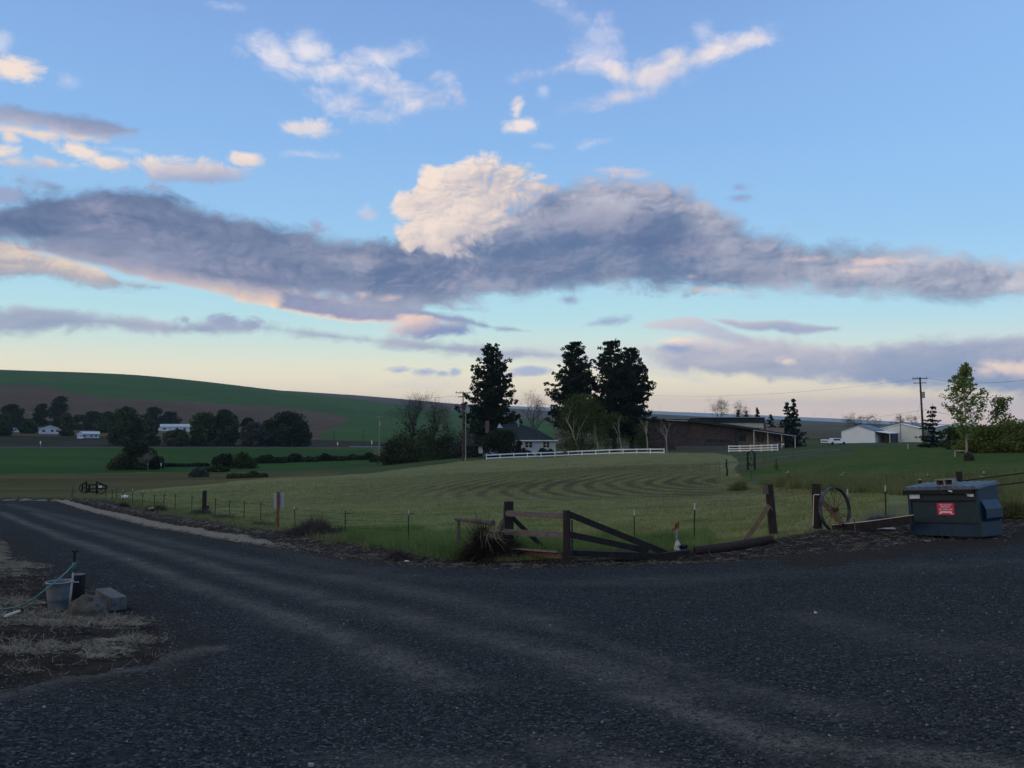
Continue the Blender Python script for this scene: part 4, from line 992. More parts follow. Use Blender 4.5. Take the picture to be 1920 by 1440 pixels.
# ------------------------------------------------------------------ big trees and the garden round the farmhouse
pine(920, 182, 646, 96, 'tall dark pine standing alone behind the white farmhouse with the brick chimney', 1, skirt=.14, base_w=1.15)
pine(1078, 186, 640, 98, 'tall dark pine left of the pair right of the farmhouse', 2, skirt=.2)
pine(1152, 184, 636, 98, 'tallest dark pine, right one of the pair, with ragged gappy top', 3, skirt=.14, base_w=1.2)
pine(1184, 190, 652, 74, 'narrower dark pine crowded against the right side of the pine pair', 4, skirt=.10, base_w=1.1)
conifer(905, 186, 800, 60, 'low dark evergreen filling in beneath the lone tall pine', 5, skirt=.02)
crown_tree(1090, 172, 738, 118, 'drooping yellow green tree in front of the pine pair with pale bare limbs', 6, 'willow', per=190, lobes=56, size=.10, low=.02)
crown_tree(1150, 178, 772, 80, 'dim olive tree between the white trunked birches', 7, 'willow', per=80, lobes=24, size=.11)
crown_tree(1205, 180, 790, 60, 'dim olive tree at the left end of the brick building', 8, 'willow', per=70, lobes=20, size=.11)
for i, (px, top, wd, lb, sd_) in enumerate([(1085, 748, 62, 'forked birch with several pale limbs in front of the drooping green tree', 11), (1123, 790, 26, 'slim leaning white birch trunk right of the drooping green tree', 12),
                              (1165, 768, 34, 'white birch with curved speckled trunk below the tallest pine', 13), (1212, 778, 34, 'white forked birch beside the left end of the brick building', 14),
                              (1250, 775, 44, 'bare white birch forking in front of the dark brick wall', 15)]):
    bare_tree(px, 158 if i else 168, top, wd, lb, sd_, 'bark_birch', 'birch_tree', r0=.12, levels=2, spread=.45, up=.9, twigs=False, stem=.6, n0=4)
bare_tree(998, 200, 734, 62, 'leafless tree with twisting limbs behind the farmhouse roof', 21, 'twig_grey', r0=.32, levels=3, stem=.42)
crown_tree(940, 160, 806, 84, 'round dark tree in front of the farmhouse left half', 22, 'far_dark', per=170, lobes=44, size=.11, low=.22)
crown_tree(975, 162, 826, 26, 'small purple leaved tree by the farmhouse wall', 23, 'plum', per=70, lobes=14, size=.09, low=.3)
crown_tree(900, 170, 818, 40, 'dark bushy tree at the left corner of the farmhouse', 24, 'far_dark', per=80, lobes=18, size=.10)
for px, top, wd, lb, sd_ in [(990, 844, 14, 'small clipped dark shrub left of the farmhouse windows', 31), (1018, 840, 17, 'rounded clipped dark shrub beneath the right farmhouse window', 32), (1032, 842, 10, 'small dark shrub at the right corner of the farmhouse', 33),
                             (945, 845, 30, 'low dark shrub against the left part of the farmhouse wall', 34), (975, 843, 26, 'low dark shrub under the purple leaved tree', 35), (925, 848, 26, 'low dark shrub behind the left end of the white board fence', 36)]:
    bush(px, 166, top, wd, lb, sd_, 'far_dark', name='shrub', size=.07)
# bare cluster and hedge left of the poles
bare_tree(772, 188, 742, 70, 'tall leafless poplar cluster, left one with several upright tops', 41, 'bark_dark', levels=3, spread=.34, up=.9, stem=.62, n0=10, r0=.34)
bare_tree(812, 188, 744, 46, 'tall leafless poplar, right one of the two beside the utility pole', 42, 'bark_dark', levels=3, spread=.34, up=.9, stem=.62, n0=9, r0=.30)
for px, top, wd, lb, sd_, mm in [(755, 808, 60, 'dark green bush at the left foot of the leafless poplars', 43, 'far_mid'), (795, 806, 64, 'bright olive bush between the two leafless poplars', 44, 'far_olive'),
                                 (838, 812, 46, 'dark bush right of the leafless poplars', 45, 'far_dark'), (865, 800, 44, 'grey green bush behind the foot of the utility pole', 46, 'far_grey'),
                                 (735, 822, 36, 'low dark bush right of the short transformer pole', 47, 'far_dark'), (825, 842, 34, 'pale grey bush in front of the dark hedge', 48, 'far_grey'), (880, 835, 30, 'dark low bush right of the utility pole', 49, 'far_dark')]:
    bush(px, 176, top, wd, lb, sd_, mm, size=.09, per=110)
bare_tree(845, 185, 775, 40, 'small bare grey tree between the poplars and the utility pole', 50, 'twig_grey', levels=3)

# trees beyond and right of the brick building
bare_tree(1347, 235, 746, 46, 'leafless round topped tree rising behind the flat roof', 51, 'twig_grey', levels=3)
bare_tree(1393, 235, 752, 32, 'leafless tree behind the flat roof beside two small conifers', 52, 'twig_grey', levels=3)
for px, top, wd, lb, sd_, rr in [(1385, 768, 18, 'small dark conifer left of the leafless tree behind the flat roof', 53, 240), (1400, 770, 20, 'small dark conifer right of the leafless tree behind the flat roof', 54, 240), (1421, 763, 20, 'dark conifer just left of the flat roof end', 55, 240),
                                 (1446, 775, 36, 'broad dark conifer right of the flat roof end', 56, 205), (1477, 752, 44, 'tall dark twin conifer, left top, at the porch end', 57, 205), (1489, 749, 50, 'tall dark twin conifer, right top, at the porch end', 58, 207), (1465, 790, 30, 'low dark conifer behind the porch roof', 59, 208)]:
    conifer(px, rr, top, wd, lb, sd_)
for px, top, wd, lb, sd_ in [(1600, 776, 38, 'leafless spreading tree behind the white gabled shed', 61), (1628, 778, 36, 'leafless spreading tree behind the blue grey shed roof', 62), (1687, 777, 26, 'thin leafless tree behind the beige shed, left', 63), (1712, 780, 30, 'thin leafless tree behind the beige shed, right', 64)]:
    bare_tree(px, 290, top, wd, lb, sd_, 'twig_grey', levels=3, spread=.8, up=.4)
# right hand garden
conifer(1750, 108, 757, 62, 'small dark conifer with tiered branches in front of the sheds', 71, gap=.09)
conifer(1792, 112, 800, 60, 'low dark spreading conifer behind the pale trunked maple', 72, gap=.08)
m_ = thing('maple_tree', gp(1812, 71), 'young spring green maple with slim pale trunk on the right lawn', 'tree')
h_ = zt(1812, 683, 71) - m_.location.z
mb = MB(); mb.tube([(0, 0, -.1), (.02, 0, h_ * .3), (-.05, 0, h_ * .6), (.03, 0, h_ * .97)], [.085, .07, .045, .012], 8); rnd = random.Random(5); C, R = [], []
for k in range(86):
    f = .20 + .78 * k / 86; L = 2.05 * min(1, (1 - f) * 2.0 + .04) * min(1, (f - .08) * 3.2) * rnd.uniform(.7, 1.15); a = rnd.random() * 6.283
    e = Vector((math.cos(a) * L * .75, math.sin(a) * L * .75, f * h_ + L * .55))
    if e.z > h_: e.z = h_ - .1
    mb.tube([(0, 0, f * h_), tuple(Vector((0, 0, f * h_)).lerp(e, .5) + Vector((0, 0, -.08))), tuple(e)], [.022, .014, .006], 3, False)
    for q in range(6):
        c = Vector((0, 0, f * h_)).lerp(e, .30 + .14 * q); C.append(c + Vector((rnd.gauss(0, .12), rnd.gauss(0, .12), rnd.gauss(0, .1)))); R.append((.17,) * 3)
mb.build('trunk', M['bark_pale'], m_); V, Fq = leaf_quads(C, R, 9, .05, 5); veg(m_, 'crown', V, Fq, 'maple')
crown_tree(1790, 96, 800, 54, 'dark leafy bush behind the pale trunked maple, left side', 73, 'far_mid', per=110, lobes=18, size=.06, name='leafy_bush', cat='bush')
crown_tree(1880, 96, 742, 52, 'loose topped tree rising behind the big green shrubs', 74, 'shrub_green', per=60, lobes=26, size=.07, low=.3)
for px, top, wd, lb, sd_, mm in [(1845, 796, 74, 'broad green shrub right of the pale trunked maple', 75, 'shrub_green'), (1895, 786, 84, 'big rounded green shrub below the loose topped tree', 76, 'shrub_green'), (1950, 780, 90, 'big green shrub cut by the right edge', 77, 'shrub_green'),
                                 (1868, 826, 70, 'dark green low shrub in front of the big green shrubs', 78, 'far_mid'), (1925, 822, 80, 'dark low shrub in front of the shrub at the right edge', 79, 'far_mid')]:
    bush(px, 84, top, wd, lb, sd_, mm, size=.055, per=260)

# ------------------------------------------------------------------ the valley village (far left)
def fit_r(px, top, h, lo=365, hi=900):
    best = None
    for r in np.arange(lo, hi, 4.0):
        b = gp(px, r); e = abs(proj(b.x, b.y, b.z + h)[1] - top)
        if best is None or e < best[0]: best = (e, r)
    return best[1]
far_trees = [(535, 368, 772, 84, 'far_dark', 'largest dark round tree at the right end of the village trees'), (565, 366, 792, 44, 'far_dark', 'dark tree at the very right end of the village tree row'), (508, 372, 788, 44, 'far_mid', 'mid green tree left of the largest dark round tree'),
 (478, 366, 792, 50, 'far_grey', 'grey green willowy tree left of the largest dark tree'), (465, 380, 784, 32, 'far_dark', 'dark tree top behind the grey green willowy tree'), (420, 375, 768, 56, 'far_mid', 'tall full green tree behind the dark roofed cottage'), (385, 372, 774, 56, 'far_mid', 'tall green tree left of the dark roofed cottage'),
 (368, 370, 790, 30, 'far_dark', 'narrow dark tree right of the long mobile home'), (332, 366, 806, 46, 'far_olive', 'low olive tree in front of the long mobile home'), (282, 372, 786, 34, 'far_olive', 'pale green tree left of the long mobile home'),
 (286, 640, 763, 36, 'far_dark', 'dark pointed tree behind the pale green tree'), (318, 640, 772, 34, 'far_dark', 'dark tree behind the left end of the mobile home'), (262, 380, 786, 34, 'far_mid', 'mid green tree above the big dark field bush'), (236, 375, 763, 52, 'far_mid', 'tall green tree left of the pale green tree'),
 (218, 380, 792, 30, 'far_olive', 'olive tree in front of the tall village trees'), (205, 520, 772, 46, 'far_mid', 'green tree right of the small white shed'), (176, 560, 772, 40, 'far_dark', 'dark tree behind the small white shed'), (148, 560, 778, 36, 'far_mid', 'green tree left of the dark tree behind the white shed'), (124, 470, 778, 30, 'far_olive', 'olive tree right of the white gabled house'),
 (110, 620, 743, 34, 'far_dark', 'lone dark tree standing high on the slope behind the village'), (76, 600, 757, 26, 'far_dark', 'dark tree left of the lone tree on the slope'), (22, 560, 758, 40, 'far_dark', 'dark trees by the white wall at the far left'), (10, 470, 776, 40, 'far_mid', 'green tree above the left white cottage'), (52, 500, 786, 30, 'far_mid', 'small green tree beside the parked white van'), (98, 530, 790, 28, 'far_dark', 'small dark tree above the white gabled house')]
for i, (px, rr, top, wd, mm, lb) in enumerate(far_trees):
    crown_tree(px, rr, top, wd * 1.05, lb, 200 + i, mm, per=170, lobes=34, low=.0, size=.30, branches=False, name='village_tree', group='trees among the far village houses')
bush(765, 184, 786, 84, 'dense leafless brush around the feet of the leafless poplars, left mass', 251, 'brush', name='brush_thicket', cat='brush', size=.06, per=60)
bush(812, 184, 780, 60, 'dense leafless brush around the feet of the leafless poplars, right mass', 252, 'brush', name='brush_thicket', cat='brush', size=.06, per=60)
def far_house(px, top, wpx, h, label, wall, roof, gable=False, seed=0, depth=8, name='cottage', cat='house', lo=365, rr=None):
    r = rr or fit_r(px, top, h, lo); b = gp(px, r); w_ = wpx * r / F; e = h * .62
    t = thing(name, b, label, cat, rz=-float(azi(px)))
    mb = MB(); mb.box((0, depth / 2, e / 2 - .5), (w_, depth, e + 1)); 
    if gable: mb.poly([(-w_ / 2, 0.02, e), (w_ / 2, 0.02, e), (0, 0.02, h - .15)], .3)
    mb.build('wall', M[wall], t)
    rf = MB()
    if gable:
        for s in (-1, 1): rf.add([(s * (w_ / 2 + .4), -.5, e - .2), (0, -.5, h), (0, depth + .5, h), (s * (w_ / 2 + .4), depth + .5, e - .2), (s * (w_ / 2 + .4), -.5, e - .45), (0, -.5, h - .25), (0, depth + .5, h - .25), (s * (w_ / 2 + .4), depth + .5, e - .45)],
                                [(0, 1, 2, 3), (4, 7, 6, 5), (0, 4, 5, 1), (3, 2, 6, 7), (0, 3, 7, 4)])
    else:
        rf.add([(-w_ / 2 - .4, -.5, e), (w_ / 2 + .4, -.5, e), (w_ / 2 + .4, depth + .5, e), (-w_ / 2 - .4, depth + .5, e), (-w_ / 2 - .2, depth / 2, h), (w_ / 2 + .2, depth / 2, h)], [(0, 1, 5, 4), (2, 3, 4, 5), (0, 4, 3), (1, 2, 5), (3, 2, 1, 0)])
    rf.build('roof', M[roof], t)
    for q in (-.28, .1, .34):
        mb = MB(); mb.box((w_ * q, -.02, e * .55), (min(1.6, w_ * .12), .08, e * .36)); mb.build('window', M['glass'], t)
    return t
far_house(325, 795, 52, 4.6, 'long white mobile home with shallow roof among the village trees', 'far_white', 'roof_grey', depth=7, name='mobile_home')
far_house(418, 805, 40, 5.0, 'dark roofed cottage between the village trees', 'far_tan', 'roof_dark', depth=8)
far_house(93, 797, 32, 4.6, 'white gabled house in the village, left of the small white shed', 'far_white', 'roof_grey', True, depth=10)
far_house(25, 797, 24, 3.8, 'small white cottage near the left edge of the picture', 'far_white', 'roof_grey', depth=7)
far_house(168, 809, 28, 3.2, 'long pale garden shed in the village', 'far_white', 'roof_grey', depth=5, name='shed', cat='shed')
far_house(150, 809, 9, 3.2, 'small blue white gabled shed touching the long pale shed', 'shed_white', 'far_white', True, depth=4, name='shed', cat='shed')
far_house(50, 767, 22, 3.0, 'low pale house high up behind the village at the left', 'far_tan', 'roof_dark', depth=7)
far_house(262, 800, 9, 4.0, 'pale cottage corner peeping left of the pale green tree', 'far_tan', 'roof_grey', True, depth=6)
def car(px, r, w_, label, cat, body='far_white', rz=0.0, name='parked_car', long_=4.6, h=1.6, van=False):
    b = gp(px, r); t = thing(name, b, label, cat, rz=-float(azi(px)) + rz); L = long_
    mb = MB(); prof = [(-L / 2, .35), (L / 2, .35), (L / 2, .85), (L * .30, .95), (L * .16, h), (-L * .38, h), (-L / 2, .95)] if not van else [(-L / 2, .35), (L / 2, .35), (L / 2, .95), (L * .36, 1.1), (L * .25, h), (-L / 2, h)]
    mb.add([(x, -.85, z) for x, z in prof] + [(x, .85, z) for x, z in prof], [tuple(range(len(prof))), tuple(reversed(range(len(prof), 2 * len(prof))))] + [((i + 1) % len(prof), i, i + len(prof), (i + 1) % len(prof) + len(prof)) for i in range(len(prof))])
    mb.build('body', M[body], t)
    mb = MB(); mb.box((-L * .06, 0, h - .33), (L * .36, 1.73, .36)); mb.build('window', M['glass'], t)
    for x in (-L * .3, L * .3):
        for y in (-.8, .8):
            mb = MB(); mb.tube([(x, y - .1, .34), (x, y + .1, .34)], .34, 12); mb.build('wheel', M['black_rubber'], t)
    return t
car(43, 540, 12, 'white van parked on the village street at the far left', 'van', van=True, name='parked_van', h=2.1, long_=5)
# poles along the highway and small roadside things
def pole(px, r, top, label, m='pole_grey', arm=1.2, name='utility_pole', rad=.12, tr=False, cat='utility pole', group=None, lean=0, base_px=None):
    b = gp(px, r); h = zt(px, top, r) - b.z; t = thing(name, b, label, cat, group); rz = -float(azi(px))
    mb = MB(); mb.tube([(0, 0, -.3), (lean * .5, 0, h * .5), (lean, 0, h)], [rad * 1.25, rad, rad * .8], 8); mb.build('mast', M[m], t)
    if arm:
        mb = MB(); mb.box((lean, 0, h - .25), (arm * 2, .12, .14), rz); mb.build('crossarm', M[m], t)
        for s in (-.9, -.35, .9):
            q = MB(); q.tube([(lean + s * arm * math.cos(rz), s * arm * math.sin(rz), h - .18), (lean + s * arm * math.cos(rz), s * arm * math.sin(rz), h + .06)], .06, 6); q.build('insulator', M['galv'], t)
    if tr:
        mb = MB(); x = lean + tr[0]; mb.tube([(x, 0, h - tr[1] - .5), (x, 0, h - tr[1] + .5)], .3, 12); mb.build('transformer', M['galv'], t)
    return t
pole(626, 360, 808, 'short dark pole beside the highway, left of the taller highway pole', 'pole_wood', .6)
pole(681, 362, 806, 'dark pole beside the highway near the guardrail', 'pole_wood', .8)
pole(203, 366, 800, 'thin dark pole in front of the olive village tree', 'pole_wood', 0, name='thin_pole', cat='pole')
for px, rr, top, lb in [(76, 345, 827, 'white marker post beside the highway at the left'), (303, 186, 868, 'white marker post in the meadow right of the big dark bush'), (633, 340, 829, 'small white road sign beside the highway'), (697, 340, 826, 'small white road sign right of the highway poles')]:
    b = gp(px, rr); t = thing('marker_post', b, lb, 'marker post'); hh = zt(px, top, rr) - b.z
    mb = MB(); mb.box((0, 0, hh / 2), (.12, .05, hh)); mb.build('stake', M['pole_grey'], t)
    mb = MB(); mb.box((0, -.04, hh * .78), (.42 if rr > 300 else .22, .03, hh * .42)); mb.build('plate', M['white_vinyl'], t)
t = thing('guardrail', gp(690, 343), 'grey metal guardrail along the highway', 'guardrail')
mb = MB(); pts = [gp(px, 343) for px in range(655, 760, 8)]
mb.tube([p + Vector((0, 0, .65)) for p in pts], .13, 4); W(mb, 'rail', 'galv', t)
for p in pts:
    mb = MB(); mb.box(p + Vector((0, .1, .3)), (.15, .15, .7)); W(mb, 'post', 'pole_grey', t)

# bushes in the valley
bush(262, 188, 826, 56, 'big dark bush standing in the green meadow', 81, 'far_dark', per=300, lobes=26, size=.11, depth=1)
bush(240, 186, 846, 50, 'olive lower bush left of the big dark meadow bush', 82, 'far_olive', per=160, size=.10)
bare_tree(280, 180, 845, 34, 'pale leafless shrub in front of the big dark meadow bush', 83, 'twig_pale', 'bare_shrub', levels=3, spread=.7, up=.5, stem=.45)
for i, (px, rr, top, wd, mm, lb) in enumerate([(425, 190, 850, 50, 'far_dark', 'dark creek bush with a low crown, left of the bright green one'), (458, 186, 847, 36, 'far_mid', 'bright green bush in the creek line'), (405, 172, 868, 44, 'far_mid', 'low green bush at the edge of the dry meadow'), (500, 215, 848, 70, 'far_dark', 'long dark hedge patch right of the creek bushes'), (560, 220, 848, 70, 'far_dark', 'long dark hedge patch in the middle of the creek line'),
                                          (620, 225, 847, 60, 'far_dark', 'long dark hedge patch at the right of the creek line'), (345, 200, 866, 90, 'far_dark', 'low dark hedge patch right of the white meadow marker'), (680, 228, 846, 60, 'far_dark', 'dark hedge patch left of the transformer pole'), (465, 140, 882, 70, 'far_olive', 'low rusty olive weeds beside the hay field'), (375, 150, 876, 26, 'far_grey', 'small grey sagebrush in the dry meadow'), (720, 205, 848, 50, 'far_dark', 'dark hedge patch right of the transformer pole')]):
    bush(px, rr, top, wd, lb, 300 + i, mm, name='creek_bush', per=140, size=.11)

# ------------------------------------------------------------------ utility poles, wires
pl1 = pole(868, 148, 734, 'dark wooden utility pole with two crossarms left of the lone pine', 'pole_wood', 1.35, tr=(.9, 3.3))
mb = MB(); mb.box((0, 0, zt(868, 744, 148) - pl1.location.z), (1.9, .12, .14)); mb.build('crossarm', M['pole_wood'], pl1)
pole(873, 147, 764, 'slim pale metal pole right beside the dark utility pole', 'pole_grey', 0, name='metal_pole', cat='pole', rad=.09)
pole(711, 235, 780, 'short grey pole with a white transformer left of the leafless poplars', 'pole_grey', 1.2, tr=(.2, 2.2), rad=.13)
pl2 = pole(1732, 150, 707, 'tall dark utility pole with transformer in front of the beige shed', 'pole_wood', 1.1, tr=(.42, 2.9), lean=-.35, rad=.17)
mb = MB(); mb.box((-.35, 0, zt(1730, 718, 150) - pl2.location.z), (1.9, .1, .12), -.45); mb.build('crossarm', M['pole_wood'], pl2)
pole(1689, 205, 776, 'thin grey pole in front of the beige shed', 'pole_grey', 0, name='thin_pole', cat='pole', rad=.11)
def wire(a, b, sag, label, rad=.02):
    a, b = Vector(a), Vector(b); pts = []
    for k in range(25):
        t_ = k / 24; p = a.lerp(b, t_); p.z -= sag * 4 * t_ * (1 - t_); pts.append(p)
    mb = MB(); mb.tube(pts, rad, 4, False); o = mb.build('power_line', M['wire']); tag(o, label, 'wire')
wire(at(1722, 710, 150), at(1215, 741, 190), 1.2, 'long power line from the right pole to the tall pines', .012)
wire(at(1736, 768, 150), at(1560, 786, 250), .5, 'sagging line leaving the right pole leftwards over the sheds', .014)
wire(at(1734, 768, 150), at(1960, 785, 120), .6, 'line leaving the right pole rightwards behind the maple', .02)
wire(at(1740, 709, 150), at(1990, 700, 130), 1.0, 'high power line leaving the right pole to the right', .02)
wire(at(858, 742, 148), at(640, 748, 420), 1.0, 'power line running left from the two armed pole over the hill', .014)
wire(at(1733, 730, 150), at(1712, 800, 160), 0.2, 'guy wire slanting down left of the right pole', .012)

# ------------------------------------------------------------------ farmhouse
def plp(px, py, Y):                # point on the plane y = Y seen at a photo pixel
    x, y, z = rays(px, py); return Vector((x / y * Y, Y, z / y * Y + CAM[2]))
Y0 = 172.0
hs = thing('farmhouse', gp(965, 174), 'white farmhouse with dark green hipped roof and brick chimney', 'house')
gz = plp(965, 849, Y0).z
def fbox(mb, px0, px1, py0, py1, Ya, Yb):      # box whose front face fills the pixel rectangle at y=Ya
    a, b = plp(px0, py0, Ya), plp(px1, py1, Ya)
    mb.box(((a.x + b.x) / 2, (Ya + Yb) / 2, (a.z + b.z) / 2), (abs(b.x - a.x), abs(Yb - Ya), abs(a.z - b.z))); return mb
W(fbox(MB(), 898, 1042, 827, 856, Y0, Y0 + 9), 'wall', 'house_white', hs)
rf = MB(); e0, e1 = plp(893, 827, Y0 - .6), plp(1046, 827, Y0 - .6); k0, k1 = plp(945, 795, Y0 + 4.5), plp(975, 795, Y0 + 4.5); k2 = plp(1005, 804, Y0 + 4.5)
rf.add([e0, e1, (e1.x, Y0 + 9.6, e1.z), (e0.x, Y0 + 9.6, e0.z), k0, k1, k2], [(0, 1, 6, 5, 4), (1, 2, 6), (2, 3, 4, 5, 6), (3, 0, 4), (3, 2, 1, 0)])
roof = W(rf, 'roof', 'roof_green', hs)
c_ = W(fbox(MB(), 910, 917, 789, 812, Y0 + 1.5, Y0 + 2.4), 'chimney', 'chimney', None); c_.parent = roof
c_ = W(fbox(MB(), 971, 973.5, 786, 800, Y0 + 3.5, Y0 + 3.8), 'vent_pipe', 'galv', None); c_.parent = roof
mb = MB(); mb.poly([plp(932, 802, Y0 + .8), plp(943, 802, Y0 + .8), plp(936.5, 793.5, Y0 + .8)], .2); c_ = W(mb, 'gable_end', 'house_white', None); c_.parent = roof
W(fbox(MB(), 960, 1047, 825.2, 827, Y0 - .75, Y0 - .62), 'gutter', 'white_vinyl', hs)
for a, b in ((984, 998.5), (1018, 1030.5), (940, 950), (962, 972)):
    f = W(fbox(MB(), a, b, 828.5, 839, Y0 - .08, Y0 - .02), 'window', 'glass', hs)
    g = MB()
    for q in (a, (a + b) / 2, b): fbox(g, q - .55, q + .55, 828.2, 839.5, Y0 - .13, Y0 - .085)
    for q in (828.4, 833.6, 839.1): fbox(g, a, b, q - .25, q + .25, Y0 - .15, Y0 - .132)
    s_ = g.build('frame', M['frame'], f)
# small shed corner seen left of the round tree
t = thing('garden_shed', gp(901, 168), 'small white shed corner left of the round dark tree', 'shed')
W(fbox(MB(), 897, 905, 837, 850, 168, 171), 'wall', 'house_white', t)
mb = MB(); mb.bar(plp(874, 821, 165), plp(888, 823.5, 165), 5, .35); W(fbox(MB(), 873, 907, 833.5, 837, 167.5, 171.5), 'roof', 'roof_green', t)

# ------------------------------------------------------------------ brick building
Y1 = 188.0
bb = thing('brick_building', gp(1340, 190), 'long dark brick building with flat roof, sloping eave and pale porch', 'building')
mb = MB()
P0 = [(1200, 850), (1384, 850), (1384, 800), (1330, 793), (1290, 789), (1200, 786)]
mb.add([plp(x, y, Y1) for x, y in P0] + [plp(x, y, Y1) + Vector((0, 14, 0)) for x, y in P0], [(0, 1, 2, 3, 4, 5), (11, 10, 9, 8, 7, 6)] + [((i + 1) % 6, i, i + 6, (i + 1) % 6 + 6) for i in range(6)])
W(mb, 'wall', 'brick', bb)
W(fbox(MB(), 1384, 1471, 802, 850, Y1 + 3, Y1 + 14), 'porch_wall', 'pale_wall', bb)
def slab(p, q, Ya, Yb, th, m, name, par=bb):
    a, b = plp(*p, Ya), plp(*q, Ya); mb = MB()
    mb.add([a, b, b + Vector((0, Yb - Ya, 0)), a + Vector((0, Yb - Ya, 0))] + [v + Vector((0, 0, -th)) for v in (a, b, b + Vector((0, Yb - Ya, 0)), a + Vector((0, Yb - Ya, 0)))],
           [(0, 1, 2, 3), (7, 6, 5, 4), (0, 4, 5, 1), (1, 5, 6, 2), (2, 6, 7, 3), (3, 7, 4, 0)])
    return W(mb, name, m, par)
slab((1196, 784), (1296, 786.5), Y1 - 1.2, Y1 + 15, .35, 'fascia', 'roof')
slab((1248, 786.5), (1300, 789), Y1 - 1.5, Y1 - 1.25, .2, 'edge_metal', 'gutter')
slab((1290, 786), (1424, 803), Y1 - 1.6, Y1 + 6, .5, 'fascia', 'sloping_roof')
slab((1413, 803.5), (1496, 815.5), Y1 - 2.6, Y1 + 10, .38, 'fascia', 'porch_roof')
slab((1413, 805.8), (1493, 817.2), Y1 - 2.75, Y1 - 2.62, .18, 'edge_metal', 'gutter')
W(fbox(MB(), 1312, 1434, 783, 792.5, Y1 + 3, Y1 + 14), 'roof_box', 'fascia', bb)
W(fbox(MB(), 1311, 1435, 781.8, 783, Y1 + 2.7, Y1 + 14.2), 'roof_edge', 'edge_metal', bb)
mb = MB(); mb.poly([plp(1350, 792.4, Y1 + 3.4), plp(1433, 793, Y1 + 3.4), plp(1433, 806, Y1 + 3.4), plp(1418, 803, Y1 + 3.4)][::-1], .3); W(mb, 'clerestory', 'cream', bb)
W(fbox(MB(), 1433, 1435.5, 792, 806, Y1 + 3, Y1 + 5), 'corner_post', 'fascia', bb)
for a, b, c, d in ((1323.5, 1346, 823.5, 829), (1349, 1369, 824, 829.5)):
    W(fbox(MB(), a, b, c, d, Y1 - .06, Y1 - .01), 'window', 'glass', bb)
W(fbox(MB(), 1379, 1382, 803, 835, Y1 - .1, Y1 - .02), 'downpipe', 'fascia', bb)
for a, b, c, d in ((1386, 1399, 816, 827), (1419, 1432, 816.5, 828), (1451.5, 1464.5, 817, 828)):
    f = W(fbox(MB(), a, b, c, d, Y1 + 2.92, Y1 + 2.98), 'window', 'glass', bb)
    if a > 1400:
        g = fbox(MB(), (a + b) / 2 - 1, (a + b) / 2 + 1.4, c + .6, d - .6, Y1 + 2.86, Y1 + 2.9); g.build('curtain', M['curtain'], f)
W(fbox(MB(), 1384, 1471, 840, 852, Y1 + 2.6, Y1 + 2.95), 'plinth', 'edge_metal', bb)
for a in (1413.3, 1439.3, 1465.3, 1490.5):
    p = plp(a, 805 + (a - 1413) * .14, Y1 - 2.3); q = Vector((p.x, p.y, float(H(p.x, p.y)) - .2)); mb = MB(); mb.bar(q, p - Vector((0, 0, .2)), .16); W(mb, 'post', 'frame', bb)
W(fbox(MB(), 1471, 1486, 822, 850, Y1 + 5, Y1 + 6), 'dark_doorway', 'fascia', bb)
t = thing('low_wall', gp(1330, 183), 'low pale garden wall at the foot of the dark brick building', 'wall')
W(fbox(MB(), 1268, 1364, 836.5, 846, Y1 - 8, Y1 - 7.7), 'coping', 'dark_concrete', t)
# red and white board by the porch
t = thing('painted_board', gp(1467, 178), 'small red and white board at the right end of the porch', 'board')
W(fbox(MB(), 1464.5, 1470.5, 828, 831, 178, 178.1), 'upper_panel', 'red_paint', t); W(fbox(MB(), 1464.5, 1470.5, 831, 835, 178, 178.1), 'lower_panel', 'frame', t)
b_ = gp(1467, 178); mb = MB(); mb.box((b_.x, 178.16, b_.z + .5), (.1, .1, 1.8)); W(mb, 'stake', 'pole_grey', t)

# ------------------------------------------------------------------ white board fences
def board_fence(pxs, rs, hgt, rails, label):
    t = thing('board_fence', gp(pxs[0], rs[0]), label, 'fence')
    P = [gp(p, r) for p, r in zip(pxs, rs)]
    for p in P:
        mb = MB(); mb.box(p + Vector((0, 0, hgt / 2 - .1)), (.16, .16, hgt + .2)); W(mb, 'post', 'white_vinyl', t)
    for z in rails:
        mb = MB()
        for a, b in zip(P[:-1], P[1:]): mb.bar(a + Vector((0, -.1, z)), b + Vector((0, -.1, z)), .05, .20)
        W(mb, 'rail', 'white_vinyl', t)
pxs = list(np.linspace(912, 1245, 14)); rs = [150 + 4 * math.sin(i / 13 * 3.1) for i in range(14)]
board_fence(pxs, rs, .95, (.22, .80), 'long white two rail board fence along the top of the hay field')
board_fence([1366, 1387, 1407, 1427, 1447, 1458], [163, 162, 161, 160, 159, 159], 1.3, (.25, .65, 1.12), 'short white three rail board fence in front of the porch')
t = thing('stump', gp(1060, 153), 'small tan stump at the white fence beneath the drooping tree', 'stump')
W(fbox(MB(), 1056.5, 1062, 842, 850, 153, 153.6), 'wood', 'brown_wood', t)

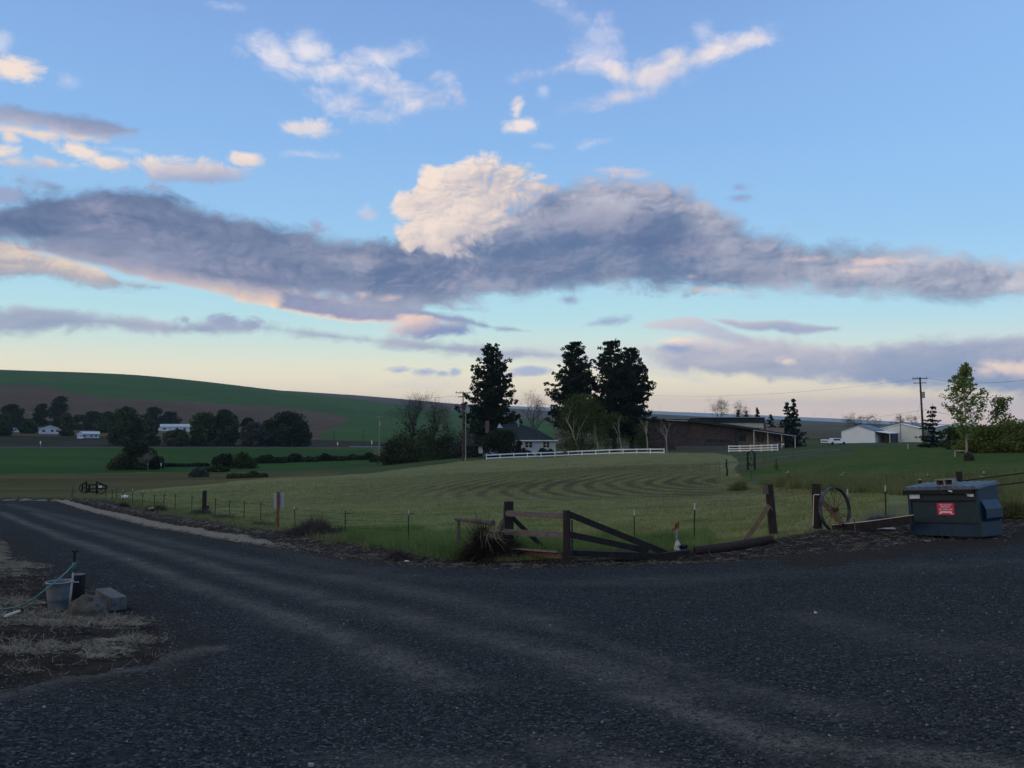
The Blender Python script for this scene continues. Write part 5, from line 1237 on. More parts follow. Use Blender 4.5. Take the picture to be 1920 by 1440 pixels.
# ------------------------------------------------------------------ metal sheds on the right
def barn(px, r, w_, L, eave, apex, yaw, label, wall, roofm, parts=True, name='metal_shed'):
    b = gp(px, r); t = thing(name, b, label, 'shed', rz=yaw)
    mb = MB(); mb.box((w_ / 2, L / 2, eave / 2 - .5), (w_, L, eave + 1)); mb.poly([(0, .06, eave), (w_, .06, eave), (w_ / 2, .06, apex - .05)], .1); mb.build('wall', M[wall], t)
    rf = MB()
    for s in (0, 1):
        x0 = -.25 if s == 0 else w_ + .25
        P = [(x0, -.25, eave - .08), (w_ / 2, -.25, apex), (w_ / 2, L + .2, apex), (x0, L + .2, eave - .08)]
        rf.add(P + [(x, y, z - .14) for x, y, z in P], [(0, 1, 2, 3), (7, 6, 5, 4), (0, 4, 5, 1), (1, 5, 6, 2), (2, 6, 7, 3), (3, 7, 4, 0)])
    rf.build('roof', M[roofm], t)
    return t
s1 = barn(1578, 228, 8.0, 13, 3.3, 4.7, -.62, 'white gabled metal shed with blue grey roof and open lean to', 'shed_white', 'roof_blue')
mb = MB(); mb.box((9.7, 6.5, 2.85), (3.6, 13, .12), ry=.14); mb.build('lean_to_roof', M['shed_white'], s1)
mb = MB(); mb.box((9.8, 11, 1.2), (3.3, .2, 2.6)); mb.box((11.3, 7, 1.2), (.1, 8, 2.6)); mb.build('lean_to_wall', M['roof_dark'], s1)
mb = MB(); mb.box((11.4, .2, 1.3), (.16, .16, 2.8)); mb.build('post', M['frame'], s1)
s2 = barn(1652, 236, 9.6, 17, 3.7, 4.9, -.50, 'large beige gabled metal shed with pale roof and blue grey side door', 'shed_beige', 'shed_white')
mb = MB(); mb.box((9.66, 4.0, 1.6), (.08, 6.0, 3.2)); mb.build('door', M['shed_blue'], s2)
s3 = barn(1752, 240, 6.0, 12, 3.9, 4.5, -.35, 'pale blue metal shed half hidden behind the small conifer', 'shed_blue', 'shed_white')
car(1568, 205, 3, 'white pickup parked left of the white gabled shed', 'pickup', 'shed_white', name='parked_pickup', rz=.5, long_=4.6, h=1.5)
# green and white signboard
t = thing('signboard', gp(1546, 190), 'white signboard with green border standing left of the parked pickup', 'sign')
W(fbox(MB(), 1537, 1555, 821.5, 832, 190, 190.12), 'border', mat('sign_green', (.02, .05, .035)), t)
W(fbox(MB(), 1538.6, 1553.6, 823.2, 830.6, 189.93, 189.98), 'panel', 'white_vinyl', t)
W(fbox(MB(), 1540.5, 1551.8, 826.3, 828.2, 189.90, 189.92), 'lettering_stripe', mat('sign_green_text', (.05, .16, .11)), t)
for q in (1539, 1553): 
    b_ = plp(q, 832, 190.2); mb = MB(); mb.box((b_.x, 190.25, b_.z - .3), (.1, .1, 1.6)); W(mb, 'post', 'pole_grey', t)

# wind turbines on the far ridge
proto = None
for i, px in enumerate([1238, 1322, 1527, 1557, 1580, 1626, 1690]):
    b = gp(px, 12300); a = float(azi(px))
    if proto is None:
        t = thing('wind_turbine', b, 'x', 'wind turbine', 'wind turbines on the far blue ridge')
        mb = MB(); mb.tube([(0, 0, -60), (0, 0, 62)], [3.2, 1.6], 8); mb.build('tower', M['white_turbine'], t)
        mb = MB(); mb.box((0, -3, 63), (4, 9, 4)); mb.build('nacelle', M['white_turbine'], t)
        mb = MB()
        for k in range(3):
            an = k * 2.094 + .5; mb.bar((0, -8.5, 63), (34 * math.sin(an), -8.5, 63 + 34 * math.cos(an)), 2.6, 1.0)
        mb.build('rotor', M['white_turbine'], t); proto = t
    else:
        t = copy_tree(proto); t.location = b
    t['label'] = ['leftmost far wind turbine just right of the pines', 'far wind turbine above the brick building roof', 'far wind turbine right of the twin conifers', 'far wind turbine left of the white gabled shed', 'far wind turbine above the white gabled shed', 'far wind turbine above the blue grey shed roof', 'rightmost far wind turbine above the beige shed'][i]

# ------------------------------------------------------------------ roadside wire fence
def tpost(t, px, top, r, tip=False, lean=0.0, h=None, m='t_post', hook=True, clip=.9):
    b = gp(px, r); a = float(azi(px)); z1 = zt(px, top, r) if h is None else b.z + h
    e = Vector((b.x + lean, b.y, z1)); mb = MB()
    mb.bar(b - Vector((0, 0, .15)), e, .022 + r * .00025, .03)
    if hook:
        c = b.lerp(e, clip); mb.box(c + Vector((.09, -.03, 0)), (.18, .03, .022))
    W(mb, 't_post', m, t)
    if tip:
        mb = MB(); mb.bar(b.lerp(e, .86), e + Vector((0, 0, .015)), .024 + r * .0003, .035); W(mb, 'white_tip', 'white_tip', t)
    return b, e
wf = thing('wire_fence', gp(649, 30), 'wire fence on thin green steel posts along the gravel road', 'fence')
tops = []
for px, top, r, tip, ln in [(201, 912, 82, 0, 0), (213, 918, 79, 0, 0), (221, 915, 76, 0, 0), (233, 919, 72, 1, 0), (251, 917, 68.5, 1, 0), (270, 920, 65.5, 1, 0), (292, 927, 62.5, 0, 0), (310, 925, 60, 0, 0), (331, 926, 57.5, 0, 0), (362, 929, 54.5, 0, 0),
                        (406, 934, 51, 0, 0), (432, 937, 49, 0, 0), (460, 939, 47, 0, 0), (491, 941, 44.5, 0, 0), (556, 950, 38, 1, -.06), (649, 957, 30.5, 0, 0), (767, 957, 24.6, 1, 0)]:
    tops.append(tpost(wf, px, top, r, tip, ln))
for z in (.12, .40, .66, .88):
    mb = MB(); mb.tube([b.lerp(e, z) + Vector((0, -.03, 0)) for b, e in tops], .006, 3, False); W(mb, 'wire', 'wire', wf)
p = gp(385, 52.5); mb = MB(); mb.tube([p - Vector((0, 0, .3)), Vector((p.x + .02, p.y, zt(385, 920, 52.5)))], [.14, .125], 9); mb.box(p + Vector((.18, 0, .45)), (.2, .2, .25), .4); W(mb, 'wood_post', 'dark_wood', wf)
wf2 = thing('wire_fence', gp(1300, 22), 'pair of thin steel posts standing in the hay field edge right of the broken gate', 'fence')
t2 = [tpost(wf2, 1188, 958, 24, 1, 0, hook=False), tpost(wf2, 1299, 944, 22.3, 1, .03, hook=False)]
# far side wire fences
wf3 = thing('wire_fence', gp(1477, 62), 'wire fence with white topped posts between hay field and lawn', 'fence')
t3 = []
for px, top, r, tip in [(1407, 881, 72, 0), (1477, 882, 62, 1), (1580, 885, 55, 1), (1738, 889, 47, 1), (1843, 884, 44, 1), (1960, 884, 40, 0)]:
    b, e = tpost(wf3, px, top, r, tip, 0, clip=.82); t3.append((b, e))
    if tip:
        mb = MB(); mb.box(e + Vector((-.10, -.04, -.16 if px < 1700 else -.22)), (.22, .03, .03), ry=.15); W(mb, 'insulator', 'white_tip', wf3)
for z in (.35, .8):
    mb = MB(); mb.tube([b.lerp(e, z) for b, e in t3], .007, 3, False); W(mb, 'wire', 'wire', wf3)
wf4 = thing('wire_fence', gp(1386, 84), 'sagging wire fence of old posts running up to the far iron wheel', 'fence')
t4 = []
for px, top, r in [(1349, 867, 74), (1386, 856, 86), (1432, 852, 92), (1485, 847, 97), (1545, 842, 104), (1575, 842, 112)]:
    t4.append(tpost(wf4, px, top, r, 0, 0, hook=False, m='old_wood'))
for z in (.5, .93):
    mb = MB(); mb.tube([b.lerp(e, z) for b, e in t4], .010, 3, False); W(mb, 'wire', 'galv', wf4)
b = gp(1362, 78); mb = MB(); mb.tube([b, b + Vector((.05, 0, .5)), b + Vector((-.04, 0, .85)), Vector((b.x, b.y, zt(1362, 861, 78)))], [.10, .08, .09, .06], 7); W(mb, 'wood_post', 'dark_wood', wf4)
# far iron wheel arch
fw = thing('iron_wheel', gp(1408, 84), 'far iron wheel standing between two dark posts at the lawn corner', 'wheel')
c = at(1409, 859, 84); mb = MB()
mb.tube([c + Vector((.36 * math.cos(k * math.pi / 12), 0, .72 * math.sin(k * math.pi / 12))) for k in range(25)], .055, 6, False); W(mb, 'rim', 'dark_wood', fw)
mb = MB()
for k in range(6): mb.tube([c, c + Vector((.35 * math.cos(k * 1.047), 0, .7 * math.sin(k * 1.047)))], .015, 4)
W(mb, 'spoke', 'dark_wood', fw)
for px, lb in ((1401.5, 'left dark post beside the far iron wheel'), (1414.5, 'right dark post beside the far iron wheel')):
    b = gp(px, 84); mb = MB(); mb.tube([b - Vector((0, 0, .2)), Vector((b.x, b.y, zt(px, 848, 84)))], [.12, .10], 8); W(mb, 'post', 'dark_wood', fw)
conifer(1455, 80, 859, 11, 'tiny brown sapling conifer on the lawn right of the far iron wheel', 90, m='far_olive', gap=.12)

# sign seen from behind
sg = thing('road_sign', gp(523, 36.5), 'road sign seen from behind on a rust brown post', 'sign')
b = gp(523, 36.5); e = Vector((b.x, b.y, zt(523, 922, 36.5)))
mb = MB(); mb.bar(b - Vector((0, 0, .2)), e, .10); W(mb, 'post', 'sign_post', sg)
a0, a1 = at(513, 925, 36.6), at(532.5, 953, 36.6); mb = MB(); mb.box(((a0.x + a1.x) / 2, b.y + .10, (a0.z + a1.z) / 2), (abs(a1.x - a0.x), .02, abs(a0.z - a1.z)), bev=.004); W(mb, 'panel', mat('sign_back', (.30, .34, .40), (.36, .40, .46), None, 2, rough=.4, metal=.3), sg)
# far end of the verge: farm rake and posts
b = gp(138, 84); t = thing('wood_post', b, 'weathered crooked post at the far end of the gravel road', 'post')
e = Vector((b.x, b.y, zt(138, 912, 84))); mb = MB(); mb.tube([b - Vector((0, 0, .2)), b.lerp(e, .35) + Vector((-.04, 0, 0)), b.lerp(e, .6) + Vector((.08, 0, 0)), e], [.10, .08, .09, .07], 7); W(mb, 'shaft', 'old_wood', t)
fr = thing('hay_rake', gp(178, 82), 'old dark farm implement with iron wheel by the end of the road', 'farm implement')
R_ = 82
mb = MB()
for a, b_ in [((162, 903), (162, 924)), ((181, 903), (181, 926)), ((162, 917), (201, 916)), ((181, 904), (201, 912)), ((168, 908), (168, 922)), ((160, 922), (183, 923)), ((155, 908), (154, 920)), ((155, 908), (162, 903)), ((168, 909), (181, 909))]:
    mb.bar(at(*a, R_), at(*b_, R_ + .8), .12)
W(mb, 'frame', 'dark_wood', fr)
for px, pyc, rad in ((158, 915, .42), (190, 917, .40)):
    c = at(px, pyc, R_ + .5); mb = MB(); mb.tube([c + Vector((rad * math.cos(k * math.pi / 10), 0, rad * math.sin(k * math.pi / 10))) for k in range(21)], .04, 5, False)
    for k in range(5): mb.tube([c, c + Vector((rad * math.cos(k * 1.257), 0, rad * math.sin(k * 1.257)))], .018, 3)
    W(mb, 'wheel', 'dark_wood', fr)
mb = MB(); mb.box(at(188, 912.5, R_), (.25, .1, .16), .3); W(mb, 'white_rag', 'white_bits', fr)
def jug(px, py, r, s, label, name='plastic_jug', cat='jug', m='white_bits'):
    b = gp(px, r); mb = MB(); mb.tube([(0, 0, 0), (0, 0, s * .6), (0, 0, s * .8), (0, 0, s)], [s * .38, s * .4, s * .22, s * .12], 10); t = thing(name, b, label, cat); t.rotation_euler = (0, 1.35, .4)
    mb.build('body', M[m], t); mb = MB(); mb.tube([(0, 0, s), (0, 0, s * 1.1)], s * .13, 8); mb.build('cap', M['galv'], t)
jug(231, 912, 84, .55, 'white jug lying by the far end of the roadside fence')
jug(282, 943, 58, .50, 'white jug lying in the weeds beneath the roadside fence')

# ------------------------------------------------------------------ broken wooden gate fence
gt = thing('wooden_fence', gp(1000, 20), 'broken grey wooden rail fence with dark posts and fallen rails', 'fence')
ra, rb = 20.6, 19.2
def P(px, py, r): return at(px, py, r)
gA, gB = gp(953, ra), gp(1062.5, rb)
mb = MB(); mb.box((P(954, 985, ra).x, gA.y, (zt(954, 940, ra) + gA.z - .3) / 2), (.235, .22, zt(954, 940, ra) - gA.z + .3), bev=.015); W(mb, 'post', 'dark_wood', gt)
mb = MB(); mb.tube([gB - Vector((0, 0, .3)), P(1062.5, 957, rb)], [.09, .085], 12); W(mb, 'post', 'creosote', gt)
mb = MB(); mb.box((P(944.8, 985, ra).x, gA.y - .02, (zt(945, 950, ra) + gA.z) / 2), (.03, .2, zt(945, 944, ra) - gA.z)); W(mb, 'side_board', 'old_wood', gt)
for y0, y1, q0, q1, x0 in ((962.5, 967.5, 10, 11, 950), (997, 1003.5, 10, 10.5, 945.5)):
    mb = MB(); mb.bar(P(x0, y0, ra - .18), P(1057, y1, rb + .02), .06, .135); mb.sphere(P(x0 + .5, y0, ra - .18), .066, 8, 6, (.6, .5, 1)); W(mb, 'rail', 'rail_wood', gt)
mb = MB(); mb.bar(P(955, 1029, ra - .3), P(1052, 1036.5, rb), .30, .045, up=(0, .35, 1)); W(mb, 'loose_board', 'rail_wood', gt)
mb = MB(); mb.bar(P(975, 1035.5, ra - .4), P(1053, 1043, rb - .05), .08, .11); W(mb, 'loose_board', 'brown_wood', gt)
mb = MB(); mb.bar(P(960, 970, ra + .15), P(1021, 1029, ra + .6), .06, .10); W(mb, 'brace', 'dark_wood', gt)
mb = MB(); mb.bar(P(944, 976, ra + .1), P(926, 1022, ra + .5), .06, .11); W(mb, 'brace', 'old_wood', gt)
# fallen right half
mb = MB(); mb.bar(P(1069, 965, rb), P(1248, 1037, rb + 1.0), .07, .14); W(mb, 'fallen_rail', 'dark_wood', gt)
mb = MB(); mb.bar(P(1068, 1002, rb), P(1215, 1033, rb + .8), .07, .14); W(mb, 'fallen_rail', 'dark_wood', gt)
mb = MB(); mb.bar(P(1072, 1036, rb + .3), P(1290, 1044, rb + 1.2), .22, .13); W(mb, 'fallen_rail', 'dark_wood', gt)
mb = MB(); mb.bar(gp(1220, 20.0) + Vector((0, 0, .02)), gp(1290, 20.2) + Vector((0, 0, .10)), .18, .16); W(mb, 'fallen_rail', 'dark_wood', gt)
b = gp(1072.5, 20.2); mb = MB(); mb.bar(b, P(1072.5, 975, 20.2), .035); W(mb, 'thin_stake', 'dark_wood', gt)
# small crossbar left of the gate
sb = thing('short_rail', gp(862, 22.5), 'small weathered crossbar on one short post left of the broken fence', 'rail')
b = gp(860, 22.5); mb = MB(); mb.tube([b - Vector((0, 0, .2)), P(860, 976, 22.5)], .05, 8); W(mb, 'post', 'old_wood', sb)
mb = MB(); mb.tube([P(854, 973, 22.5), P(925, 981, 21.2)], [.045, .075], 9); W(mb, 'crossbar', 'old_wood', sb)
# dark log
lg = MB(); lg.tube([gp(1301, 20.5) + Vector((0, 0, .08)), gp(1375, 20.9) + Vector((0, 0, .09)), gp(1445, 21.4) + Vector((0, 0, .08))], [.115, .12, .105], 12)
o = lg.build('log', M['creosote']); tag(o, 'dark round log lying along the gravel edge right of the broken fence', 'log')
# yard hydrant wrapped in white with red handle
yh = thing('yard_hydrant', gp(1268, 20.6), 'yard hydrant with red handle and white wrapping at its foot', 'hydrant')
b = gp(1268, 20.6); mb = MB(); mb.tube([b - Vector((0, 0, .1)), P(1268, 992, 20.6)], .022, 8); W(mb, 'pipe', 'galv', yh)
mb = MB(); mb.tube([b, b + Vector((.01, 0, .08)), b + Vector((-.02, 0, .16)), b + Vector((.015, 0, .24)), b + Vector((0, 0, .33))], [.075, .085, .06, .07, .03], 10); W(mb, 'wrapping', 'plastic_wrap', yh)
q = P(1268, 986, 20.6)
mb = MB(); mb.box(q, (.06, .07, .13)); mb.tube([q + Vector((-.02, 0, -.05)), q + Vector((-.09, 0, -.09)), q + Vector((-.10, 0, -.13))], .018, 6); mb.bar(q + Vector((.0, 0, .06)), q + Vector((.055, 0, .08)), .02); mb.bar(q + Vector((.055, 0, .09)), q + Vector((.06, 0, -.06)), .022); W(mb, 'handle', 'red_paint', yh)
b = gp(1279, 20.7); t = thing('black_pot', b, 'small black pot on the ground right of the yard hydrant', 'pot')
mb = MB(); mb.tube([(0, 0, 0), (0, 0, .16), (0, 0, .2)], [.075, .10, .11], 12); mb.build('body', M['black_rubber'], t); mb = MB(); mb.tube([(.11 * math.cos(k * .524), .11 * math.sin(k * .524), .2) for k in range(13)], .012, 5, False); mb.build('rim', M['black_rubber'], t)
# leaning strainer post with brace
sp = thing('strainer_post', gp(1447, 24.5), 'thick dark leaning post with a light brace board wired to it', 'post')
b = gp(1449, 24.5); mb = MB(); mb.tube([b - Vector((0, 0, .3)), P(1441.5, 908, 24.6)], [.125, .115], 12); W(mb, 'shaft', 'creosote', sp)
mb = MB(); mb.bar(P(1442, 948, 24.3), gp(1396, 23.4) + Vector((0, 0, .03)), .13, .05, up=(0, -1, .3)); W(mb, 'brace', 'brown_wood', sp)
mb = MB(); mb.bar(P(1434.3, 910, 24.4), P(1436, 927, 24.4), .04, .16); W(mb, 'cleat', 'old_wood', sp)
mb = MB(); mb.tube([P(1430, 946, 24.3), P(1436, 949, 24.2), P(1443, 948.5, 24.3), P(1448, 955, 24.35), P(1449, 958, 24.4)], .008, 5); mb.tube([P(1438, 950, 24.3), P(1436, 962, 24.3), P(1431, 972, 24.2)], .006, 4); W(mb, 'tie_wire', 'galv', sp)
# gate post with iron wheel
wp = thing('gate_post', gp(1530, 24.3), 'dark round post with pale pipe beside the leaning iron wheel', 'post')
b = gp(1530.5, 24.3); mb = MB(); mb.tube([b - Vector((0, 0, .3)), P(1530, 907, 24.3)], [.125, .12], 12); W(mb, 'shaft', 'creosote', wp)
mb = MB(); mb.tube([P(1524.5, 985, 24.1), P(1525, 960, 24.1), P(1525.5, 929, 24.1), P(1527, 927.3, 24.1), P(1537, 927.6, 24.1)], .012, 6); W(mb, 'pipe', 'frame', wp)
mb = MB(); mb.box(gp(1530, 24.2) + Vector((0, -.02, .03)), (.34, .3, .06)); W(mb, 'foot_board', 'old_wood', wp)
pb = MB(); pb.bar(P(1540, 937, 24.0), P(1580, 983, 23.8), .16, .10); o = W(pb, 'brace', 'brown_wood', wp)
iw = thing('iron_wheel', gp(1566, 23.9), 'large rusty spoked iron wheel leaning by the gate post', 'wheel')
c = P(1565.5, 955.5, 23.9); ax = Vector((math.sin(.55), -math.cos(.55), .10)).normalized(); u = ax.cross(Vector((0, 0, 1))).normalized(); v = u.cross(ax) * -1
rad = .60; mb = MB(); n = 48; hw = .05
V_, F_ = [], []
for k in range(n):
    a = 2 * math.pi * k / n; d = u * math.cos(a) + v * math.sin(a)
    V_ += [c + d * rad + ax * hw, c + d * rad - ax * hw, c + d * (rad - .022) - ax * hw, c + d * (rad - .022) + ax * hw]
for k in range(n):
    j = (k + 1) % n
    for e_ in range(4): F_.append((k * 4 + e_, k * 4 + (e_ + 1) % 4, j * 4 + (e_ + 1) % 4, j * 4 + e_))
mb.add(V_, F_); W(mb, 'rim', 'wheel_iron', iw)
mb = MB(); mb.tube([c - ax * .09, c + ax * .09], .055, 10); W(mb, 'hub', 'rust', iw)
for k in range(14):
    a = 2 * math.pi * k / 14; mb = MB(); mb.tube([c + ax * (.05 if k % 2 else -.05), c + (u * math.cos(a) + v * math.sin(a)) * (rad - .02)], .0075, 5); W(mb, 'spoke', 'rust', iw)
wc = P(1603, 958, 24.6); rim2 = MB(); rim2.tube([wc + Vector((.10 * math.cos(k * .35 - 1.2), .3 * math.cos(k * .35 - 1.2), .42 * math.sin(k * .35 - 1.2))) + Vector((-.13, 0, 0)) for k in range(8)], .016, 5); W(rim2, 'hoop', 'galv', iw)
for px, top, r, lb, hh in ((1601, 972, 23.2, 'short pale stake at the right foot of the iron wheel', None), ):
    b = gp(px, r); t = thing('stake', b, lb, 'stake'); mb = MB(); mb.bar(b - Vector((0, 0, .1)), P(px, top, r), .028); W(mb, 'shaft', 'old_wood', t); mb = MB(); mb.bar(P(px, top, r), P(px, top - 1.2, r), .032); W(mb, 'cap', 'white_tip', t)
wf5 = thing('wire_fence', gp(1657, 27), 'two steel posts with white tips behind the iron wheel and the timber edge', 'fence')
tpost(wf5, 1587, 918, 27, 1, 0, hook=False, m='galv'); tpost(wf5, 1658, 911, 26, 1, 0, hook=False)
b, e = gp(1658, 26), None
# timber edge left of the dumpster
te = thing('timber_edge', gp(1650, 23.5), 'dark timber edging board with lit top painted pale left of the dumpster', 'edging')
for (a0, a1) in (((1562, 987.5, 24.0), (1632, 980.5, 23.6)), ((1632, 980.5, 23.6), (1712, 969.5, 23.0))):
    A, B = P(*a0), P(*a1); mb = MB(); mb.bar(A - Vector((0, 0, .065)), B - Vector((0, 0, .065)), .09, .21); W(mb, 'board', 'dark_wood', te)
    mb = MB(); mb.bar(A + Vector((0, 0, .05)), B + Vector((0, 0, .05)), .085, .018); W(mb, 'painted_lit_top', 'frame', te)  # pale strip paints the light caught by the board's top
def scrap(px, py, L, w_, rz, label, m='white_bits', r=None, n=3, seed=0):
    b = gpp(px, py); rnd = random.Random(seed); mb = MB()
    for k in range(n):
        o_ = Vector((rnd.uniform(-.3, .3) * L, rnd.uniform(-1.5, 1.5) * w_, .012 + .01 * k)); mb.box(o_, (L * rnd.uniform(.5, 1), w_ * rnd.uniform(.5, 1), .015), rz + rnd.uniform(-.2, .2), .05 * k, .06 * rnd.random())
    o = mb.build('scrap', M[m]); o.location = b; tag(o, label, 'litter')
scrap(1660, 999, .45, .07, .25, 'splintered white scrap on the ground left of the dumpster', n=4, seed=1)
scrap(1738, 1016, .26, .09, .1, 'flat grey scrap on the gravel below the dumpster', 'concrete', n=1, seed=2)
scrap(1682, 1020, .16, .05, .3, 'small pale scrap below the splintered white scrap', 'concrete', n=1, seed=3)
scrap(588, 1433, .045, .03, .1, 'small crumpled pale scrap at the bottom edge of the gravel', 'concrete', n=1, seed=4)
scrap(1530, 1151, .03, .03, .1, 'lone white pebble like scrap on the dark gravel', 'white_bits', n=1, seed=5)
scrap(760, 1054, .14, .08, .1, 'white chip by the small tumbleweed at the gravel edge', 'white_bits', n=1, seed=6)

# ------------------------------------------------------------------ dumpster
D0 = gpp(1711.5, 1004.0); r0_ = math.hypot(D0.x, D0.y); D0.z = zt(1711.5, 1003.5, r0_) + .01; D1 = P(1841, 1006.5, r0_ * .966)
Wd = 1.62; dth = -0.74
dm = thing('dumpster', D0, 'dark blue green metal dumpster with ribbed lid and red sign', 'dumpster')
tilt = math.asin(max(-.2, min(.2, (D1.z - D0.z) / (D1 - D0).length)))
xd = Vector((D1.x - D0.x, D1.y - D0.y, 0)); Wd = (D1 - D0).length; ang = math.atan2(xd.y, xd.x)
dm.rotation_euler = (0, -tilt, ang)
S_ = Wd / 1.6; Dp = 1.05 * S_; Hf = 1.18 * S_; Hb = 1.36 * S_
def dbox(x0, x1, y0, y1, z0, z1, bev=0): mb = MB(); mb.box(((x0 + x1) / 2 * S_, (y0 + y1) / 2 * S_, (z0 + z1) / 2 * S_), ((x1 - x0) * S_, (y1 - y0) * S_, (z1 - z0) * S_), bev=bev); return mb
mb = MB(); w1, d1 = 1.6, .90
prof = [(0, 0), (0, 1.04), (d1, 1.10), (d1, 0)]
mb.add([(x * S_, y * S_, z * S_) for x in (0, w1) for y, z in prof], [(0, 1, 2, 3), (7, 6, 5, 4), (0, 4, 5, 1), (1, 5, 6, 2), (2, 6, 7, 3), (3, 7, 4, 0)]); mb.build('body', M['dumpster'], dm)
mb = dbox(.035, 1.565, -.022, -.002, .0, .27); mb.build('lower_panel', M['dumpster_blue'], dm)
for z0, z1 in ((.785, .815), (.275, .305)):
    dbox(-.01, 1.61, -.030, -.003, z0, z1).build('seam', M['dumpster_dark'], dm)
dbox(-.02, .045, -.035, -.004, 0, 1.02).build('corner_post', M['dumpster_blue'], dm); dbox(1.57, 1.625, -.035, -.004, 0, 1.02).build('corner_post', M['dumpster'], dm)
mb = dbox(-.10, 1.56, -.075, -.003, .955, 1.085); mb.build('front_rim', M['dumpster_dark'], dm)
mb = MB(); mb.add([(x * S_, y * S_, z * S_) for x in (1.602, 1.625) for y, z in ((0, 0), (0, 1.05), (.90, 1.11), (.90, 0))], [(0, 1, 2, 3), (7, 6, 5, 4), (0, 4, 5, 1), (1, 5, 6, 2), (2, 6, 7, 3), (3, 7, 4, 0)]); mb.build('side_panel', M['dumpster_blue'], dm)
# fork pockets
def pocket(s):
    X = 1.625 if s > 0 else 0.0; e = .09 * s
    sec = [(X, .80), (X + e, .60), (X + e, .40), (X, .28)]
    mb = MB(); y0, y1 = .08, .82
    V_ = [(x * S_, y * S_, z * S_) for y in (y0, y1) for x, z in sec]; t_ = .02
    mb.add(V_, [(0, 1, 5, 4), (1, 2, 6, 5)])
    inn = [(X, .77), (X + e - .03 * s, .58), (X + e - .03 * s, .42), (X, .31)]
    mb.add([(x * S_, y * S_, z * S_) for y in (y0, y1) for x, z in inn], [(4, 5, 1, 0), (5, 6, 2, 1), (6, 7, 3, 2)])
    k = 0
    mb.build('fork_pocket', M['dumpster_blue'], dm)
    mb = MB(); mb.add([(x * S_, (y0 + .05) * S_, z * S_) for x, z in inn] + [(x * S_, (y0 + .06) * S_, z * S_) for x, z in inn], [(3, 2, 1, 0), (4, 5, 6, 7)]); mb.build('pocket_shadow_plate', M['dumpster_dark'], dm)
pocket(1); pocket(-1)
# ribbed lid: two halves
for h0, h1 in ((-.07, .79), (.81, 1.66)):
    n = 5; V_, F_ = [], []; w_ = (h1 - h0) / n; xs = []
    for k in range(n):
        x = h0 + k * w_; xs += [(x, 0), (x + w_ * .18, .045), (x + w_ * .62, .045), (x + w_ * .8, 0)]
    xs.append((h1, 0))
    for (y, z) in ((-.09, 1.085), (.94, 1.165)):
        for x, dz in xs: V_.append((x * S_, y * S_, (z + dz) * S_))
    m_n = len(xs)
    for k in range(m_n - 1): F_.append((k, k + 1, m_n + k + 1, m_n + k))
    b0 = len(V_); V_ += [(x * S_, y * S_, z * S_) for (x, y, z) in ((h0, -.09, 1.05), (h1, -.09, 1.05), (h1, .94, 1.13), (h0, .94, 1.13))]
    F_ += [(b0 + 3, b0 + 2, b0 + 1, b0)] + [tuple([b0, b0 + 1] + [m_n - 1 - k for k in range(m_n)]), (b0 + 1, b0 + 2, 2 * m_n - 1, m_n - 1), (b0 + 3, b0, 0, m_n), tuple([b0 + 2, b0 + 3] + [m_n + k for k in range(m_n)])]
    mb = MB(); mb.add(V_, F_); mb.build('lid', M['lid'], dm)
for x in (.2, 1.3):
    dbox(x, x + .16, .04, .8, -.05, -.004).build('skid', M['dumpster_dark'], dm)
dbox(.035, .285, -.040, -.032, .855, .965).build('sticker', M['sticker'], dm)
mb = MB(); mb.box((1.47 * S_, -.040 * S_, .925 * S_), (.14 * S_, .006, .07 * S_), ry=.1); mb.box((1.37 * S_, -.041 * S_, .965 * S_), (.13 * S_, .006, .035 * S_), ry=.5); mb.build('torn_sticker', M['sticker'], dm)
mb = MB(); mb.box((1.045 * S_, -.079 * S_, 1.02 * S_), (.09 * S_, .005, .035 * S_), ry=.2); mb.build('torn_sticker', M['sticker'], dm)
mb = MB(); mb.bar((.80 * S_, -.079 * S_, 1.04 * S_), (.90 * S_, -.079 * S_, .955 * S_), .014, .006); mb.bar((.77 * S_, -.079 * S_, .99 * S_), (.85 * S_, -.079 * S_, 1.0 * S_), .012, .006); mb.build('red_mark', M['red_paint'], dm)
mb = MB(); mb.box((.07 * S_, -.041 * S_, .84 * S_), (.1 * S_, .006, .02 * S_), ry=.3); mb.build('red_mark', M['red_paint'], dm)
sgn = dbox(.66, 1.055, -.012, -.003, .475, .745).build('sign', M['label_red'], dm)
dg = None
def text(body, x, z, size, parent, y=-.0135):
    cu = bpy.data.curves.new('t', 'FONT'); cu.body = body; cu.size = size; cu.align_x = 'CENTER'; cu.extrude = .0006; cu.offset = size * .018
    o = bpy.data.objects.new('t', cu); COL.objects.link(o); bpy.context.view_layer.update()
    me = bpy.data.meshes.new_from_object(o.evaluated_get(bpy.context.evaluated_depsgraph_get())); COL.objects.unlink(o); bpy.data.objects.remove(o)
    me.materials.clear(); me.materials.append(M['label_white']); r = bpy.data.objects.new('lettering', me); COL.objects.link(r)
    r.parent = parent; r.location = (x * S_, y * S_, z * S_); r.rotation_euler = (math.pi / 2, 0, 0); return r
text('THE DALLES', .857, .690, .052 * S_, sgn); text('DISPOSAL', .857, .640, .052 * S_, sgn); text('541-298-5149', .857, .582, .056 * S_, sgn)
mb = MB(); mb.poly([(x * S_, -.0135 * S_, z * S_) for x, z in ((.705, .497), (.742, .497), (.765, .52), (.95, .52), (.975, .497), (1.02, .488), (1.00, .525), (.99, .562), (.735, .562), (.712, .535))], .001); mb.build('ribbon', M['label_white'], sgn)
